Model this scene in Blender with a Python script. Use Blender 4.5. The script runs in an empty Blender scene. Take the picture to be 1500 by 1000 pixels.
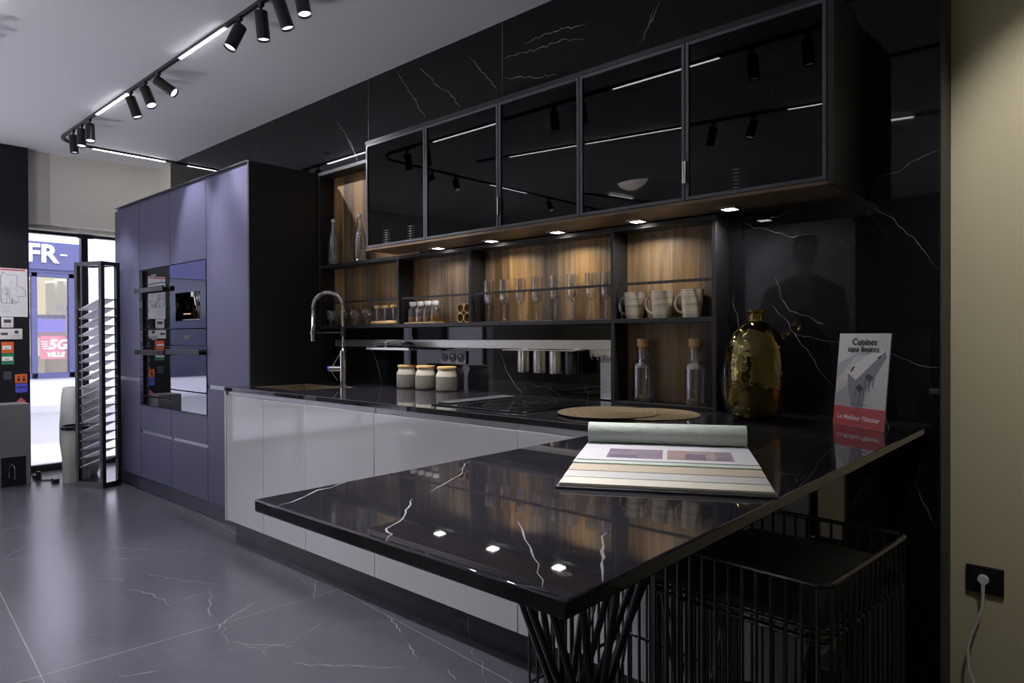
import bpy, bmesh, math, random
from mathutils import Vector, Matrix
random.seed(7)
SC = bpy.context.scene
COL = SC.collection
PI = math.pi

# ------------------------------------------------------------------ helpers
class MB:
    """collects geometry for ONE mesh"""
    def __init__(s): s.v=[]; s.f=[]; s.m=[]; s.cur=0; s.M=None
    def add(s, vs, fs, mi=None):
        b=len(s.v)
        for p in vs:
            p=Vector(p)
            s.v.append(s.M@p if s.M else p)
        for f in fs:
            s.f.append([b+i for i in f]); s.m.append(s.cur if mi is None else mi)
        return s
    def box(s,x0,x1,y0,y1,z0,z1,mi=None):
        x0,x1=min(x0,x1),max(x0,x1); y0,y1=min(y0,y1),max(y0,y1); z0,z1=min(z0,z1),max(z0,z1)
        vs=[(x0,y0,z0),(x1,y0,z0),(x1,y1,z0),(x0,y1,z0),(x0,y0,z1),(x1,y0,z1),(x1,y1,z1),(x0,y1,z1)]
        return s.add(vs,[(3,2,1,0),(4,5,6,7),(0,1,5,4),(1,2,6,5),(2,3,7,6),(3,0,4,7)],mi)
    def quad(s,a,b,c,d,mi=None): return s.add([a,b,c,d],[(0,1,2,3)],mi)
    def prism(s,poly,z0,z1,mi=None):
        n=len(poly)
        vs=[(p[0],p[1],z0) for p in poly]+[(p[0],p[1],z1) for p in poly]
        fs=[tuple(range(n-1,-1,-1)),tuple(range(n,2*n))]+[(i,(i+1)%n,n+(i+1)%n,n+i) for i in range(n)]
        return s.add(vs,fs,mi)
    def cyl(s,p0,p1,r0,r1=None,seg=16,mi=None,caps=True):
        r1=r0 if r1 is None else r1
        p0,p1=Vector(p0),Vector(p1); d=(p1-p0).normalized()
        u=d.orthogonal().normalized(); w=d.cross(u)
        vs=[]
        for p,r in ((p0,r0),(p1,r1)):
            for i in range(seg):
                a=2*PI*i/seg; vs.append(p+(u*math.cos(a)+w*math.sin(a))*r)
        fs=[(i,(i+1)%seg,seg+(i+1)%seg,seg+i) for i in range(seg)]
        if caps: fs+=[tuple(range(seg-1,-1,-1)),tuple(range(seg,2*seg))]
        return s.add(vs,fs,mi)
    def lathe(s,prof,c=(0,0,0),seg=32,mi=None):
        """prof: list of (r,z); r=0 ends close"""
        cx,cy,cz=c; vs=[]; rows=[]
        for r,z in prof:
            if r<1e-6: rows.append([len(vs)]); vs.append((cx,cy,cz+z))
            else:
                rows.append(list(range(len(vs),len(vs)+seg)))
                for i in range(seg):
                    a=2*PI*i/seg; vs.append((cx+r*math.cos(a),cy+r*math.sin(a),cz+z))
        fs=[]
        for A,B in zip(rows,rows[1:]):
            if len(A)==1 and len(B)==1: continue
            for i in range(seg):
                j=(i+1)%seg
                if len(A)==1: fs.append((A[0],B[j],B[i]))
                elif len(B)==1: fs.append((A[i],A[j],B[0]))
                else: fs.append((A[i],A[j],B[j],B[i]))
        return s.add(vs,fs,mi)
    def tube(s,pts,r,seg=8,closed=False,mi=None,caps=True):
        P=[Vector(p) for p in pts]; n=len(P); vs=[]; fs=[]
        u=None
        for i,p in enumerate(P):
            a=P[i-1] if (i>0 or closed) else p; b=P[(i+1)%n] if (i<n-1 or closed) else p
            t=(b-a).normalized()
            if u is None: u=t.orthogonal().normalized()
            u=(u-t*u.dot(t)).normalized(); w=t.cross(u)
            rr=r[i] if isinstance(r,(list,tuple)) else r
            for k in range(seg):
                g=2*PI*k/seg; vs.append(p+(u*math.cos(g)+w*math.sin(g))*rr)
        for i in range(n if closed else n-1):
            j=(i+1)%n
            for k in range(seg):
                l=(k+1)%seg; fs.append((i*seg+k,i*seg+l,j*seg+l,j*seg+k))
        if caps and not closed:
            fs+=[tuple(range(seg-1,-1,-1)),tuple((n-1)*seg+k for k in range(seg))]
        return s.add(vs,fs,mi)
    def ribbon(s,pts,to3,w,mi,jit=.006,seed=1):
        """hand-drawn vein on a flat face, as thin faces of the same mesh"""
        R=random.Random(seed); Q=[]
        for a,b in zip(pts,pts[1:]):
            L=math.hypot(b[0]-a[0],b[1]-a[1]); k=max(2,int(L/.022))
            for i in range(k):
                t=i/k; j=jit if (i>0 or a is not pts[0]) else 0
                Q.append((a[0]+(b[0]-a[0])*t+R.uniform(-j,j)*.5,a[1]+(b[1]-a[1])*t+R.uniform(-j,j)*.5))
        Q.append(pts[-1]); vs=[];n=len(Q)
        for i,q in enumerate(Q):
            a=Q[max(0,i-1)]; b=Q[min(n-1,i+1)]
            dx,dy=b[0]-a[0],b[1]-a[1]; L=math.hypot(dx,dy) or 1
            ww=w*.5*(.25+.75*min(1,i/3,(n-1-i)/3+.1))*R.uniform(.45,1.35)
            vs+= [to3(q[0]-dy/L*ww,q[1]+dx/L*ww),to3(q[0]+dy/L*ww,q[1]-dx/L*ww)]
        return s.add(vs,[(2*i,2*i+1,2*i+3,2*i+2) for i in range(n-1)],mi)

def base_of(o):
    p=Vector((0,0,0))
    while o is not None: p+=o.location; o=o.parent
    return p
def build(name,mb,mats,parent=None,world=True,bevel=0,smooth=35,bseg=2,label=None,loc=None):
    me=bpy.data.meshes.new(name)
    off=base_of(parent) if (parent is not None and world) else Vector((0,0,0))
    if parent is None and loc is not None: off=Vector(loc)
    me.from_pydata([tuple(p-off) for p in mb.v],[],mb.f)
    if not isinstance(mats,(list,tuple)): mats=[mats]
    for m in mats: me.materials.append(m)
    for p,mi in zip(me.polygons,mb.m): p.material_index=min(mi,len(mats)-1)
    bm=bmesh.new(); bm.from_mesh(me)
    bmesh.ops.recalc_face_normals(bm,faces=bm.faces); bm.to_mesh(me); bm.free()
    if smooth:
        me.polygons.foreach_set('use_smooth',[True]*len(me.polygons))
        me.set_sharp_from_angle(angle=math.radians(smooth))
    o=bpy.data.objects.new(name,me); COL.objects.link(o)
    if parent is not None: o.parent=parent
    elif loc is not None: o.location=loc
    if bevel:
        b=o.modifiers.new('bevel','BEVEL'); b.width=bevel; b.segments=bseg; b.limit_method='ANGLE'; b.angle_limit=math.radians(50)
    if label: o['label']=label
    return o
def tag(o,label,cat,group=None,kind=None):
    o['label']=label; o['category']=cat
    if group: o['group']=group
    if kind: o['kind']=kind
    return o
def thing(name,label,cat,loc=(0,0,0),rz=0,group=None):
    o=bpy.data.objects.new(name,None); COL.objects.link(o)
    o.empty_display_size=.05
    o.location=loc; o.rotation_euler=(0,0,rz)
    return tag(o,label,cat,group)
def struct(name,mb,mats,label,bevel=0,parent=None):
    o=build(name,mb,mats,parent,bevel=bevel)
    if parent is None: tag(o,label,name.split('_')[0],kind='structure')
    return o
def dup(root,loc,rz=None,label=None):
    r=root.copy(); COL.objects.link(r); r.location=loc
    if rz is not None: r.rotation_euler=(0,0,rz)
    if label: r['label']=label
    for ch in list(root.children):
        c=ch.copy(); COL.objects.link(c); c.parent=r
        for g in list(ch.children):
            d=g.copy(); COL.objects.link(d); d.parent=c
    return r
def text_mb(body,size,M,depth=0.0,bold=0.0,mi=0,mb=None,align='CENTER',shear=0.0,spacing=1.0):
    """lettering as faces added to an MB; M maps text plane (x right,y up,z out) to the world"""
    cu=bpy.data.curves.new('t','FONT'); cu.body=body; cu.size=size; cu.align_x=align; cu.align_y='CENTER'
    cu.extrude=depth; cu.offset=bold; cu.shear=shear; cu.space_character=spacing; cu.resolution_u=3
    ob=bpy.data.objects.new('t',cu); COL.objects.link(ob)
    dg=bpy.context.evaluated_depsgraph_get()
    me=bpy.data.meshes.new_from_object(ob.evaluated_get(dg))
    mb=mb or MB()
    mb.add([M@v.co for v in me.vertices],[tuple(p.vertices) for p in me.polygons],mi)
    bpy.data.objects.remove(ob); bpy.data.curves.remove(cu); bpy.data.meshes.remove(me)
    return mb
def frame(origin,xa,ya):
    xa=Vector(xa).normalized(); ya=Vector(ya).normalized(); za=xa.cross(ya)
    return Matrix.Translation(Vector(origin))@Matrix((xa,ya,za)).transposed().to_4x4()

# ---------------------------------------------------------------- materials
def nt(name):
    m=bpy.data.materials.new(name); m.use_nodes=True; t=m.node_tree
    b=t.nodes['Principled BSDF']; return m,t,b
def N(t,typ,**k):
    n=t.nodes.new(typ)
    for a,v in k.items():
        if a in n.inputs: n.inputs[a].default_value=v
        else: setattr(n,a,v)
    return n
def mat(name,c,rough=.5,metal=0,spec=.5,noise=0,nscale=20,coat=0,bump=0,bscale=80,sheen=0):
    m,t,b=nt(name)
    b.inputs['Base Color'].default_value=(*c,1); b.inputs['Roughness'].default_value=rough
    b.inputs['Metallic'].default_value=metal; b.inputs['Specular IOR Level'].default_value=spec
    b.inputs['Coat Weight'].default_value=coat; b.inputs['Coat Roughness'].default_value=.03
    tc=N(t,'ShaderNodeTexCoord')
    if noise:
        nz=N(t,'ShaderNodeTexNoise',Scale=nscale); t.links.new(tc.outputs['Object'],nz.inputs['Vector'])
        mx=N(t,'ShaderNodeMix',data_type='RGBA'); t.links.new(nz.outputs['Fac'],mx.inputs[0])
        mx.inputs[6].default_value=(*[x*(1-noise) for x in c],1); mx.inputs[7].default_value=(*[min(1,x*(1+noise)) for x in c],1)
        t.links.new(mx.outputs[2],b.inputs['Base Color'])
    if bump:
        nz=N(t,'ShaderNodeTexNoise',Scale=bscale); t.links.new(tc.outputs['Object'],nz.inputs['Vector'])
        bp=N(t,'ShaderNodeBump',Strength=bump,Distance=.002); t.links.new(nz.outputs['Fac'],bp.inputs['Height']); t.links.new(bp.outputs[0],b.inputs['Normal'])
    return m
def emis(name,c,s):
    m,t,b=nt(name); t.nodes.remove(b)
    e=N(t,'ShaderNodeEmission'); e.inputs[0].default_value=(*c,1); e.inputs[1].default_value=s
    t.links.new(e.outputs[0],t.nodes['Material Output'].inputs[0]); return m
def marble(name,base,rough,crack=.55,vein=(.55,.53,.5),scale=1.0,thin=.006,cov=.55,spec=.5,cloud=.35):
    """black stone: cloudy ground and a sparse net of broken hairline veins"""
    m,t,b=nt(name); L=t.links.new
    tc=N(t,'ShaderNodeTexCoord')
    dn=N(t,'ShaderNodeTexNoise',Scale=2.2*scale,Detail=5); L(tc.outputs['Object'],dn.inputs['Vector'])
    ad=N(t,'ShaderNodeMixRGB',blend_type='ADD'); ad.inputs[0].default_value=.35/scale
    L(tc.outputs['Object'],ad.inputs[1]); L(dn.outputs['Color'],ad.inputs[2])
    vo=N(t,'ShaderNodeTexVoronoi',feature='DISTANCE_TO_EDGE',Scale=1.9*scale); L(ad.outputs[0],vo.inputs['Vector'])
    lt=N(t,'ShaderNodeMapRange',interpolation_type='SMOOTHSTEP'); L(vo.outputs['Distance'],lt.inputs[0])
    lt.inputs[1].default_value=0; lt.inputs[2].default_value=thin; lt.inputs[3].default_value=1; lt.inputs[4].default_value=0
    mk=N(t,'ShaderNodeTexNoise',Scale=2.6*scale,Detail=3); L(tc.outputs['Object'],mk.inputs['Vector'])
    mr=N(t,'ShaderNodeMapRange'); L(mk.outputs['Fac'],mr.inputs[0]); mr.inputs[1].default_value=cov; mr.inputs[2].default_value=cov+.12
    mu=N(t,'ShaderNodeMath',operation='MULTIPLY'); L(lt.outputs[0],mu.inputs[0]); L(mr.outputs[0],mu.inputs[1])
    m2=N(t,'ShaderNodeMath',operation='MULTIPLY'); L(mu.outputs[0],m2.inputs[0]); m2.inputs[1].default_value=crack
    cl=N(t,'ShaderNodeTexNoise',Scale=3.5*scale,Detail=6); L(ad.outputs[0],cl.inputs['Vector'])
    g=N(t,'ShaderNodeMix',data_type='RGBA'); L(cl.outputs['Fac'],g.inputs[0])
    g.inputs[6].default_value=(*[x*(1-cloud) for x in base],1); g.inputs[7].default_value=(*[x*(1+cloud) for x in base],1)
    f=N(t,'ShaderNodeMix',data_type='RGBA'); L(m2.outputs[0],f.inputs[0]); L(g.outputs[2],f.inputs[6]); f.inputs[7].default_value=(*vein,1)
    L(f.outputs[2],b.inputs['Base Color'])
    b.inputs['Roughness'].default_value=rough; b.inputs['Specular IOR Level'].default_value=spec
    return m
def floor_mat():
    m=marble('floor_stone',(.050,.049,.061),.24,crack=.45,scale=.8,cov=.52,thin=.004,vein=(.34,.33,.36),spec=.55)
    t=m.node_tree; L=t.links.new; b=t.nodes['Principled BSDF']
    tc=N(t,'ShaderNodeTexCoord'); mp=N(t,'ShaderNodeMapping'); mp.vector_type='POINT'
    mp.inputs['Rotation'].default_value=(0,0,math.radians(4.6)); L(tc.outputs['Object'],mp.inputs[0])
    sx=N(t,'ShaderNodeSeparateXYZ'); L(mp.outputs[0],sx.inputs[0])
    outs=[]
    for ax,off,per in ((0,3.60,2.4),(1,-.449,1.19)):
        a=N(t,'ShaderNodeMath',operation='SUBTRACT'); L(sx.outputs[ax],a.inputs[0]); a.inputs[1].default_value=off
        d=N(t,'ShaderNodeMath',operation='DIVIDE'); L(a.outputs[0],d.inputs[0]); d.inputs[1].default_value=per
        r=N(t,'ShaderNodeMath',operation='ROUND'); L(d.outputs[0],r.inputs[0])
        s=N(t,'ShaderNodeMath',operation='SUBTRACT'); L(d.outputs[0],s.inputs[0]); L(r.outputs[0],s.inputs[1])
        ab=N(t,'ShaderNodeMath',operation='ABSOLUTE'); L(s.outputs[0],ab.inputs[0])
        q=N(t,'ShaderNodeMath',operation='LESS_THAN'); L(ab.outputs[0],q.inputs[0]); q.inputs[1].default_value=.0016/per
        outs.append(q)
    mx=N(t,'ShaderNodeMath',operation='MAXIMUM'); L(outs[0].outputs[0],mx.inputs[0]); L(outs[1].outputs[0],mx.inputs[1])
    src=b.inputs['Base Color'].links[0].from_socket
    f=N(t,'ShaderNodeMix',data_type='RGBA'); L(mx.outputs[0],f.inputs[0]); L(src,f.inputs[6]); f.inputs[7].default_value=(.17,.16,.155,1)
    L(f.outputs[2],b.inputs['Base Color'])
    return m
def wood(name,dark,light,plank=.105,rough=.45):
    m,t,b=nt(name); L=t.links.new
    tc=N(t,'ShaderNodeTexCoord'); sx=N(t,'ShaderNodeSeparateXYZ'); L(tc.outputs['Object'],sx.inputs[0])
    d=N(t,'ShaderNodeMath',operation='DIVIDE'); L(sx.outputs[0],d.inputs[0]); d.inputs[1].default_value=plank
    fl=N(t,'ShaderNodeMath',operation='FLOOR'); L(d.outputs[0],fl.inputs[0])
    wn=N(t,'ShaderNodeTexWhiteNoise',noise_dimensions='1D'); L(fl.outputs[0],wn.inputs['W'])
    cb=N(t,'ShaderNodeCombineXYZ'); L(wn.outputs['Value'],cb.inputs[1])
    mp=N(t,'ShaderNodeMapping'); mp.inputs['Scale'].default_value=(26,26,1.3); L(tc.outputs['Object'],mp.inputs[0])
    sc=N(t,'ShaderNodeVectorMath',operation='SCALE'); L(cb.outputs[0],sc.inputs[0]); sc.inputs['Scale'].default_value=40
    av=N(t,'ShaderNodeVectorMath',operation='ADD'); L(mp.outputs[0],av.inputs[0]); L(sc.outputs[0],av.inputs[1])
    nz=N(t,'ShaderNodeTexNoise',Scale=1.0,Detail=7,Roughness=.62,Distortion=1.1); L(av.outputs[0],nz.inputs['Vector'])
    fine=N(t,'ShaderNodeTexNoise',Scale=5.0,Detail=3); L(av.outputs[0],fine.inputs['Vector'])
    mr=N(t,'ShaderNodeMapRange'); L(nz.outputs['Fac'],mr.inputs[0]); mr.inputs[1].default_value=.39; mr.inputs[2].default_value=.62
    a=N(t,'ShaderNodeMath',operation='MULTIPLY_ADD'); L(fine.outputs['Fac'],a.inputs[0]); a.inputs[1].default_value=.55; L(mr.outputs[0],a.inputs[2])
    s=N(t,'ShaderNodeMath',operation='MULTIPLY_ADD'); L(wn.outputs['Value'],s.inputs[0]); s.inputs[1].default_value=.75; L(a.outputs[0],s.inputs[2])
    h=N(t,'ShaderNodeMath',operation='MULTIPLY'); L(s.outputs[0],h.inputs[0]); h.inputs[1].default_value=.52; h.use_clamp=True
    f=N(t,'ShaderNodeMix',data_type='RGBA'); L(h.outputs[0],f.inputs[0]); f.inputs[6].default_value=(*dark,1); f.inputs[7].default_value=(*light,1)
    w2=N(t,'ShaderNodeTexWhiteNoise',noise_dimensions='2D'); L(cb.outputs[0],w2.inputs['Vector'])
    hs=N(t,'ShaderNodeHueSaturation'); L(f.outputs[2],hs.inputs['Color'])
    m1=N(t,'ShaderNodeMapRange'); L(w2.outputs['Value'],m1.inputs[0]); m1.inputs[3].default_value=.66; m1.inputs[4].default_value=1.08; L(m1.outputs[0],hs.inputs['Saturation'])
    m2=N(t,'ShaderNodeMapRange'); L(wn.outputs['Value'],m2.inputs[0]); m2.inputs[3].default_value=.72; m2.inputs[4].default_value=1.15; L(m2.outputs[0],hs.inputs['Value'])
    L(hs.outputs[0],b.inputs['Base Color']); b.inputs['Roughness'].default_value=rough
    return m
def thin_glass(name,tint=(1,1,1),refl=1.0,base=.03,rough=.0,gcol=(1,1,1),edge=.75,power=3,rim=1.0,bump=0):
    m,t,b=nt(name); L=t.links.new; t.nodes.remove(b)
    tr=N(t,'ShaderNodeBsdfTransparent'); gl=N(t,'ShaderNodeBsdfGlossy'); gl.inputs['Color'].default_value=(*gcol,1); gl.inputs['Roughness'].default_value=rough
    lw=N(t,'ShaderNodeLayerWeight',Blend=.35)
    p=N(t,'ShaderNodeMath',operation='POWER'); L(lw.outputs['Facing'],p.inputs[0]); p.inputs[1].default_value=power
    ma=N(t,'ShaderNodeMath',operation='MULTIPLY_ADD'); L(p.outputs[0],ma.inputs[0]); ma.inputs[1].default_value=edge*refl; ma.inputs[2].default_value=base*refl; ma.use_clamp=True
    cm=N(t,'ShaderNodeMix',data_type='RGBA'); L(p.outputs[0],cm.inputs[0]); cm.inputs[6].default_value=(*tint,1); cm.inputs[7].default_value=(*[x*rim for x in tint],1)
    L(cm.outputs[2],tr.inputs[0])
    if bump:
        tc=N(t,'ShaderNodeTexCoord'); nz=N(t,'ShaderNodeTexNoise',Scale=28,Detail=2); L(tc.outputs['Object'],nz.inputs['Vector'])
        bp=N(t,'ShaderNodeBump',Strength=bump,Distance=.01); L(nz.outputs['Fac'],bp.inputs['Height']); L(bp.outputs[0],gl.inputs['Normal'])
    mx=N(t,'ShaderNodeMixShader'); L(ma.outputs[0],mx.inputs[0]); L(tr.outputs[0],mx.inputs[1]); L(gl.outputs[0],mx.inputs[2])
    L(mx.outputs[0],t.nodes['Material Output'].inputs[0]); return m
def solid_glass(name,c=(1,1,1),ior=1.45,rough=0):
    m,t,b=nt(name)
    b.inputs['Base Color'].default_value=(*c,1); b.inputs['Roughness'].default_value=rough
    b.inputs['Transmission Weight'].default_value=1; b.inputs['IOR'].default_value=ior
    return m

M_FLOOR=floor_mat()
M_WALL=marble('wall_marble',(.008,.008,.010),.025,spec=.32,crack=.22,scale=.9,cov=.60,thin=.004,vein=(.30,.28,.26))
M_TOP=marble('worktop_marble',(.021,.020,.025),.02,crack=.5,scale=2.2,cov=.58,thin=.006,vein=(.24,.22,.22),cloud=.6)
M_PLINTH=marble('plinth_marble',(.018,.018,.023),.12,crack=.3,scale=1.5,cov=.55)
M_VEIN=mat('vein_bright',(.36,.34,.32),.12,noise=.3,nscale=60)
M_VEINT=mat('vein_table',(.33,.32,.32),.10,noise=.25,nscale=60)
M_VEINF=mat('vein_floor',(.15,.145,.16),.34,noise=.3,nscale=60)
M_SEAM=mat('seam',(.22,.21,.20),.4)
M_CEIL=mat('ceiling_paint',(.74,.73,.74),.8)
M_BEIGE=mat('beige_paint',(.62,.56,.35),.75,noise=.03,nscale=3)
M_BEIGE2=mat('beige_paint_bulkhead',(.72,.69,.60),.75)
M_BLACKPANEL=mat('black_panel',(.010,.010,.013),.45,spec=.35)
M_NAVY=mat('matt_slate_lacquer',(.084,.083,.145),.38,spec=.45)
M_CHAR=mat('charcoal_laminate',(.022,.022,.025),.42,spec=.35)
M_CHARL=mat('charcoal_edge',(.055,.055,.064),.35)
M_WHITE=mat('white_gloss_lacquer',(.60,.595,.605),.05,spec=.35,coat=.2)
M_CHANNEL=mat('channel_aluminium',(.55,.55,.57),.25,metal=.3)
M_WOOD=wood('walnut',(.040,.021,.008),(.34,.195,.065))
M_WOODE=mat('walnut_edge',(.135,.085,.042),.45,noise=.35,nscale=14)
M_LWOOD=mat('bamboo',(.56,.36,.14),.5,noise=.2,nscale=30)
M_CORK=mat('cork',(.50,.31,.13),.85,noise=.35,nscale=160,bump=.3,bscale=200)
M_BLKMETAL=mat('black_metal',(.012,.012,.014),.35,metal=.0,spec=.5)
M_BLKGLOSS=mat('black_powder_coat',(.016,.016,.017),.22,spec=.6)
M_RODS=mat('dark_wire',(.020,.020,.021),.28,spec=.6)
M_CHROME=mat('chrome',(.80,.80,.82),.06,metal=1)
M_STEEL=mat('brushed_steel',(.66,.63,.57),.26,metal=1)
M_RAIL=mat('rail_champagne',(.62,.60,.55),.32,metal=.85)
M_FRAME=mat('door_frame_anodised',(.085,.085,.097),.36,metal=.25)
M_DOORGLASS=thin_glass('smoked_door_glass',tint=(.10,.10,.104),base=.016,edge=.22)
M_MIRROR=thin_glass('appliance_mirror_glass',tint=(.05,.05,.055),base=.34,edge=.66,gcol=(.92,.93,1.0))
M_OVENDARK=mat('oven_dark',(.006,.006,.008),.12)
M_WINGLASS=thin_glass('window_glass',tint=(.96,.97,.98),base=.03,edge=.7)
M_GLASS=thin_glass('drinking_glass',tint=(.95,.95,.96),base=.17,edge=1.0,power=2.0,rim=.5,bump=.10)
M_GLASSC=thin_glass('carafe_glass',tint=(.90,.91,.92),base=.14,edge=1.0,power=2.4,rim=.35,bump=.12)
M_JARGLASS=thin_glass('jar_glass',tint=(.88,.88,.9),base=.10,edge=1.0,power=2.4,rim=.5)
M_CLEAR=thin_glass('clear_vase_glass',tint=(.72,.74,.76),base=.08,edge=.9,bump=.3)
M_GOLD=thin_glass('lustre_gold_glass',tint=(.50,.42,.10),base=.16,edge=.7,gcol=(1.0,.88,.40),rough=.02,power=2.2,rim=.4,bump=.35)
M_LENS=emis('lamp_lens',(.93,.94,1.0),2.2)
M_LED=emis('led_strip',(.95,.95,1.0),28.0)
M_DOWN=emis('downlight_led',(1.0,.96,.92),16.0)
M_CERAMIC=mat('stoneware_grey',(.155,.143,.122),.38,noise=.12,nscale=25)
M_CERAML=mat('stoneware_cream',(.46,.42,.35),.35)
M_PAPER=mat('paper_white',(.70,.69,.71),.7)
M_INK=mat('ink_black',(.02,.02,.025),.6)
M_RED=mat('print_red',(.62,.105,.115),.5)
M_PINKW=mat('print_white',(.88,.86,.86),.5)
M_LGREY=mat('print_light_grey',(.50,.50,.54),.6)
M_MGREY=mat('print_mid_grey',(.30,.30,.34),.6)
M_DGREY=mat('print_dark_grey',(.07,.07,.08),.6)
M_CLOTH=mat('dark_cloth',(.022,.021,.026),.9,bump=.4,bscale=300)
M_ROPE=mat('woven_rope',(.20,.145,.08),.9,noise=.75,nscale=85,bump=.8,bscale=220)
M_CUSH=mat('black_cushion',(.012,.012,.013),.72,bump=.2,bscale=300)
M_MINT=mat('mint_embossed_paper',(.60,.69,.60),.5,bump=1.0,bscale=70)
M_CREAM=mat('cream_paper',(.72,.68,.56),.75,bump=.15,bscale=40)
M_SAND=mat('sand_paper',(.55,.48,.36),.8,noise=.12,nscale=60)
M_GREYP=mat('pale_grey_paper',(.58,.58,.55),.75)
M_MAUVE=mat('mauve_print',(.24,.18,.24),.6,noise=.5,nscale=22)
M_ROSE=mat('rose_print',(.36,.24,.21),.6,noise=.3,nscale=18)
M_WPLAST=mat('white_plastic',(.72,.71,.69),.4)
M_BRASS=mat('brass_ring',(.66,.46,.18),.3,metal=.85)
M_SPICE=[mat('spice_ochre',(.52,.28,.06),.9,noise=.3,nscale=200),mat('spice_tan',(.50,.33,.16),.9,noise=.3,nscale=200),mat('spice_mustard',(.56,.36,.08),.9,noise=.3,nscale=200),mat('spice_amber',(.42,.20,.03),.9,noise=.3,nscale=200)]
M_FROST=mat('frosted_stopper',(.62,.63,.65),.5)
M_SLATEGREY=mat('grey_laminate',(.21,.205,.21),.5)
M_ORANGE=mat('sticker_orange',(.75,.14,.03),.5)
M_GREEN=mat('sticker_green',(.03,.22,.10),.5)
M_BLUE=mat('sticker_blue',(.09,.10,.60),.5)
M_SOCKETF=mat('socket_grey',(.16,.16,.19),.4)
M_SINK=mat('sink_composite',(.17,.13,.09),.35)
M_TILEW=mat('sample_white',(.86,.86,.90),.35,noise=.1,nscale=10)
M_TILEG=mat('sample_grey',(.48,.48,.53),.3,noise=.3,nscale=14)

# -------------------------------------------------------------- dimensions
H=2.846; ZC=.92; ZT=.897
YB=-.748; YT=-.594; YN=-.118; YU=-.350
PX0,PX1,PY=5.166,5.880,-1.983
# veins read off the stone (plan / elevation coordinates in metres)
VW=[[(3.07,2.845),(3.179,2.695),(3.272,2.58),(3.344,2.476)],[(3.298,2.782),(3.411,2.68),(3.475,2.617),(3.532,2.592),(3.593,2.528),(3.642,2.471)],[(3.708,2.737),(3.826,2.61),(3.93,2.487)],[(3.96,2.654),(4.186,2.637),(4.348,2.633),(4.477,2.598)],[(3.959,2.557),(4.168,2.503),(4.314,2.475)],[(4.878,2.648),(4.842,2.581),(4.791,2.508),(4.756,2.477)],[(4.848,2.636),(4.816,2.545)],[(4.5,2.667),(4.269,2.695),(4.101,2.685)],[(1.478,2.747),(1.371,2.684),(1.282,2.615)],[(2.558,2.531),(2.619,2.439),(2.678,2.348)],[(2.433,2.665),(2.527,2.573),(2.641,2.417),(2.686,2.347)],[(-.042,2.802),(-.103,2.744)],[(2.813,1.132),(2.879,1.034),(2.93,.929)],[(3.917,1.149),(3.975,1.031),(4.027,.976),(4.082,.922)],[(4.124,.981),(4.182,.963),(4.235,.962),(4.332,.925)],[(4.451,1.027),(4.494,.922)],[(3.833,1.259),(3.863,1.208)],[(5.707,1.659),(5.76,1.607),(5.819,1.538),(5.866,1.473),(5.899,1.429)],[(5.192,1.396),(5.203,1.342),(5.221,1.214),(5.225,1.109)],[(5.363,1.435),(5.382,1.364),(5.412,1.306),(5.485,1.277),(5.541,1.254)],[(5.347,1.337),(5.441,1.216),(5.52,1.101),(5.583,1.014)],[(5.441,1.216),(5.519,1.201),(5.604,1.183),(5.683,1.163),(5.768,1.143),(5.805,1.134),(5.848,1.114),(5.898,1.105)],[(5.214,1.671),(5.283,1.63),(5.339,1.619),(5.414,1.583),(5.524,1.587)],[(5.312,1.651),(5.378,1.666),(5.459,1.687)],[(5.686,1.738),(5.755,1.761),(5.842,1.796),(5.899,1.818)],[(5.825,.722),(5.873,.615),(5.892,.574)]]
VT=[[(5.246,-1.983),(5.236,-1.949),(5.216,-1.91),(5.193,-1.866),(5.192,-1.836),(5.17,-1.787)],[(5.552,-1.982),(5.529,-1.957),(5.505,-1.94),(5.486,-1.906),(5.464,-1.872),(5.438,-1.848),(5.406,-1.82),(5.384,-1.793)],[(5.368,-1.742),(5.327,-1.659),(5.293,-1.585),(5.218,-1.498),(5.185,-1.448)],[(5.624,-1.775),(5.679,-1.822),(5.724,-1.86),(5.779,-1.914),(5.837,-1.972)],[(5.767,-1.735),(5.785,-1.773),(5.826,-1.833),(5.846,-1.858),(5.878,-1.906)],[(5.807,-1.981),(5.849,-1.975)],[(5.77,-1.129),(5.808,-1.121),(5.853,-1.128)],[(5.49,-.49),(5.59,-.522),(5.656,-.539),(5.751,-.576)]]
VC=[[(4.044,-.326),(4.044,-.185),(3.995,-.02)],[(3.05,-.74),(3.12,-.56),(3.08,-.40)],[(4.62,-.70),(4.80,-.45)]]
VF=[[(2.592,-1.283),(2.714,-1.242),(2.928,-1.155),(3.064,-1.084)],[(3.129,-1.07),(3.241,-1.053)],[(2.761,-1.422),(2.815,-1.393),(2.933,-1.363),(3.047,-1.351),(3.15,-1.354)],[(3.122,-1.316),(3.089,-1.151)],[(3.091,-1.149),(3.228,-1.213),(3.342,-1.275),(3.404,-1.279)],[(3.574,-1.355),(3.493,-1.266),(3.439,-1.16),(3.391,-1.068)],[(3.228,-1.776),(3.218,-1.648)],[(2.197,-1.362),(2.261,-1.276),(2.393,-1.16)],[(3.717,-1.341),(3.813,-1.286),(3.929,-1.194)],[(4.055,-1.275),(4.22,-1.148),(4.398,-1.019)],[(3.968,-.771),(4.052,-.799),(4.157,-.839)],[(4.226,-.874),(4.377,-.94)],[(4.514,-.914),(4.602,-.955)],[(3.358,-.738),(3.509,-.843),(3.583,-.91)],[(1.51,-1.472),(1.504,-1.328),(1.548,-1.152)],[(3.663,-1.743),(3.741,-1.628)],[(1.849,-1.349),(2.131,-1.152),(2.614,-.857)]]
VW=[[(x,min(z,H-.006)) for x,z in l] for l in VW]

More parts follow.
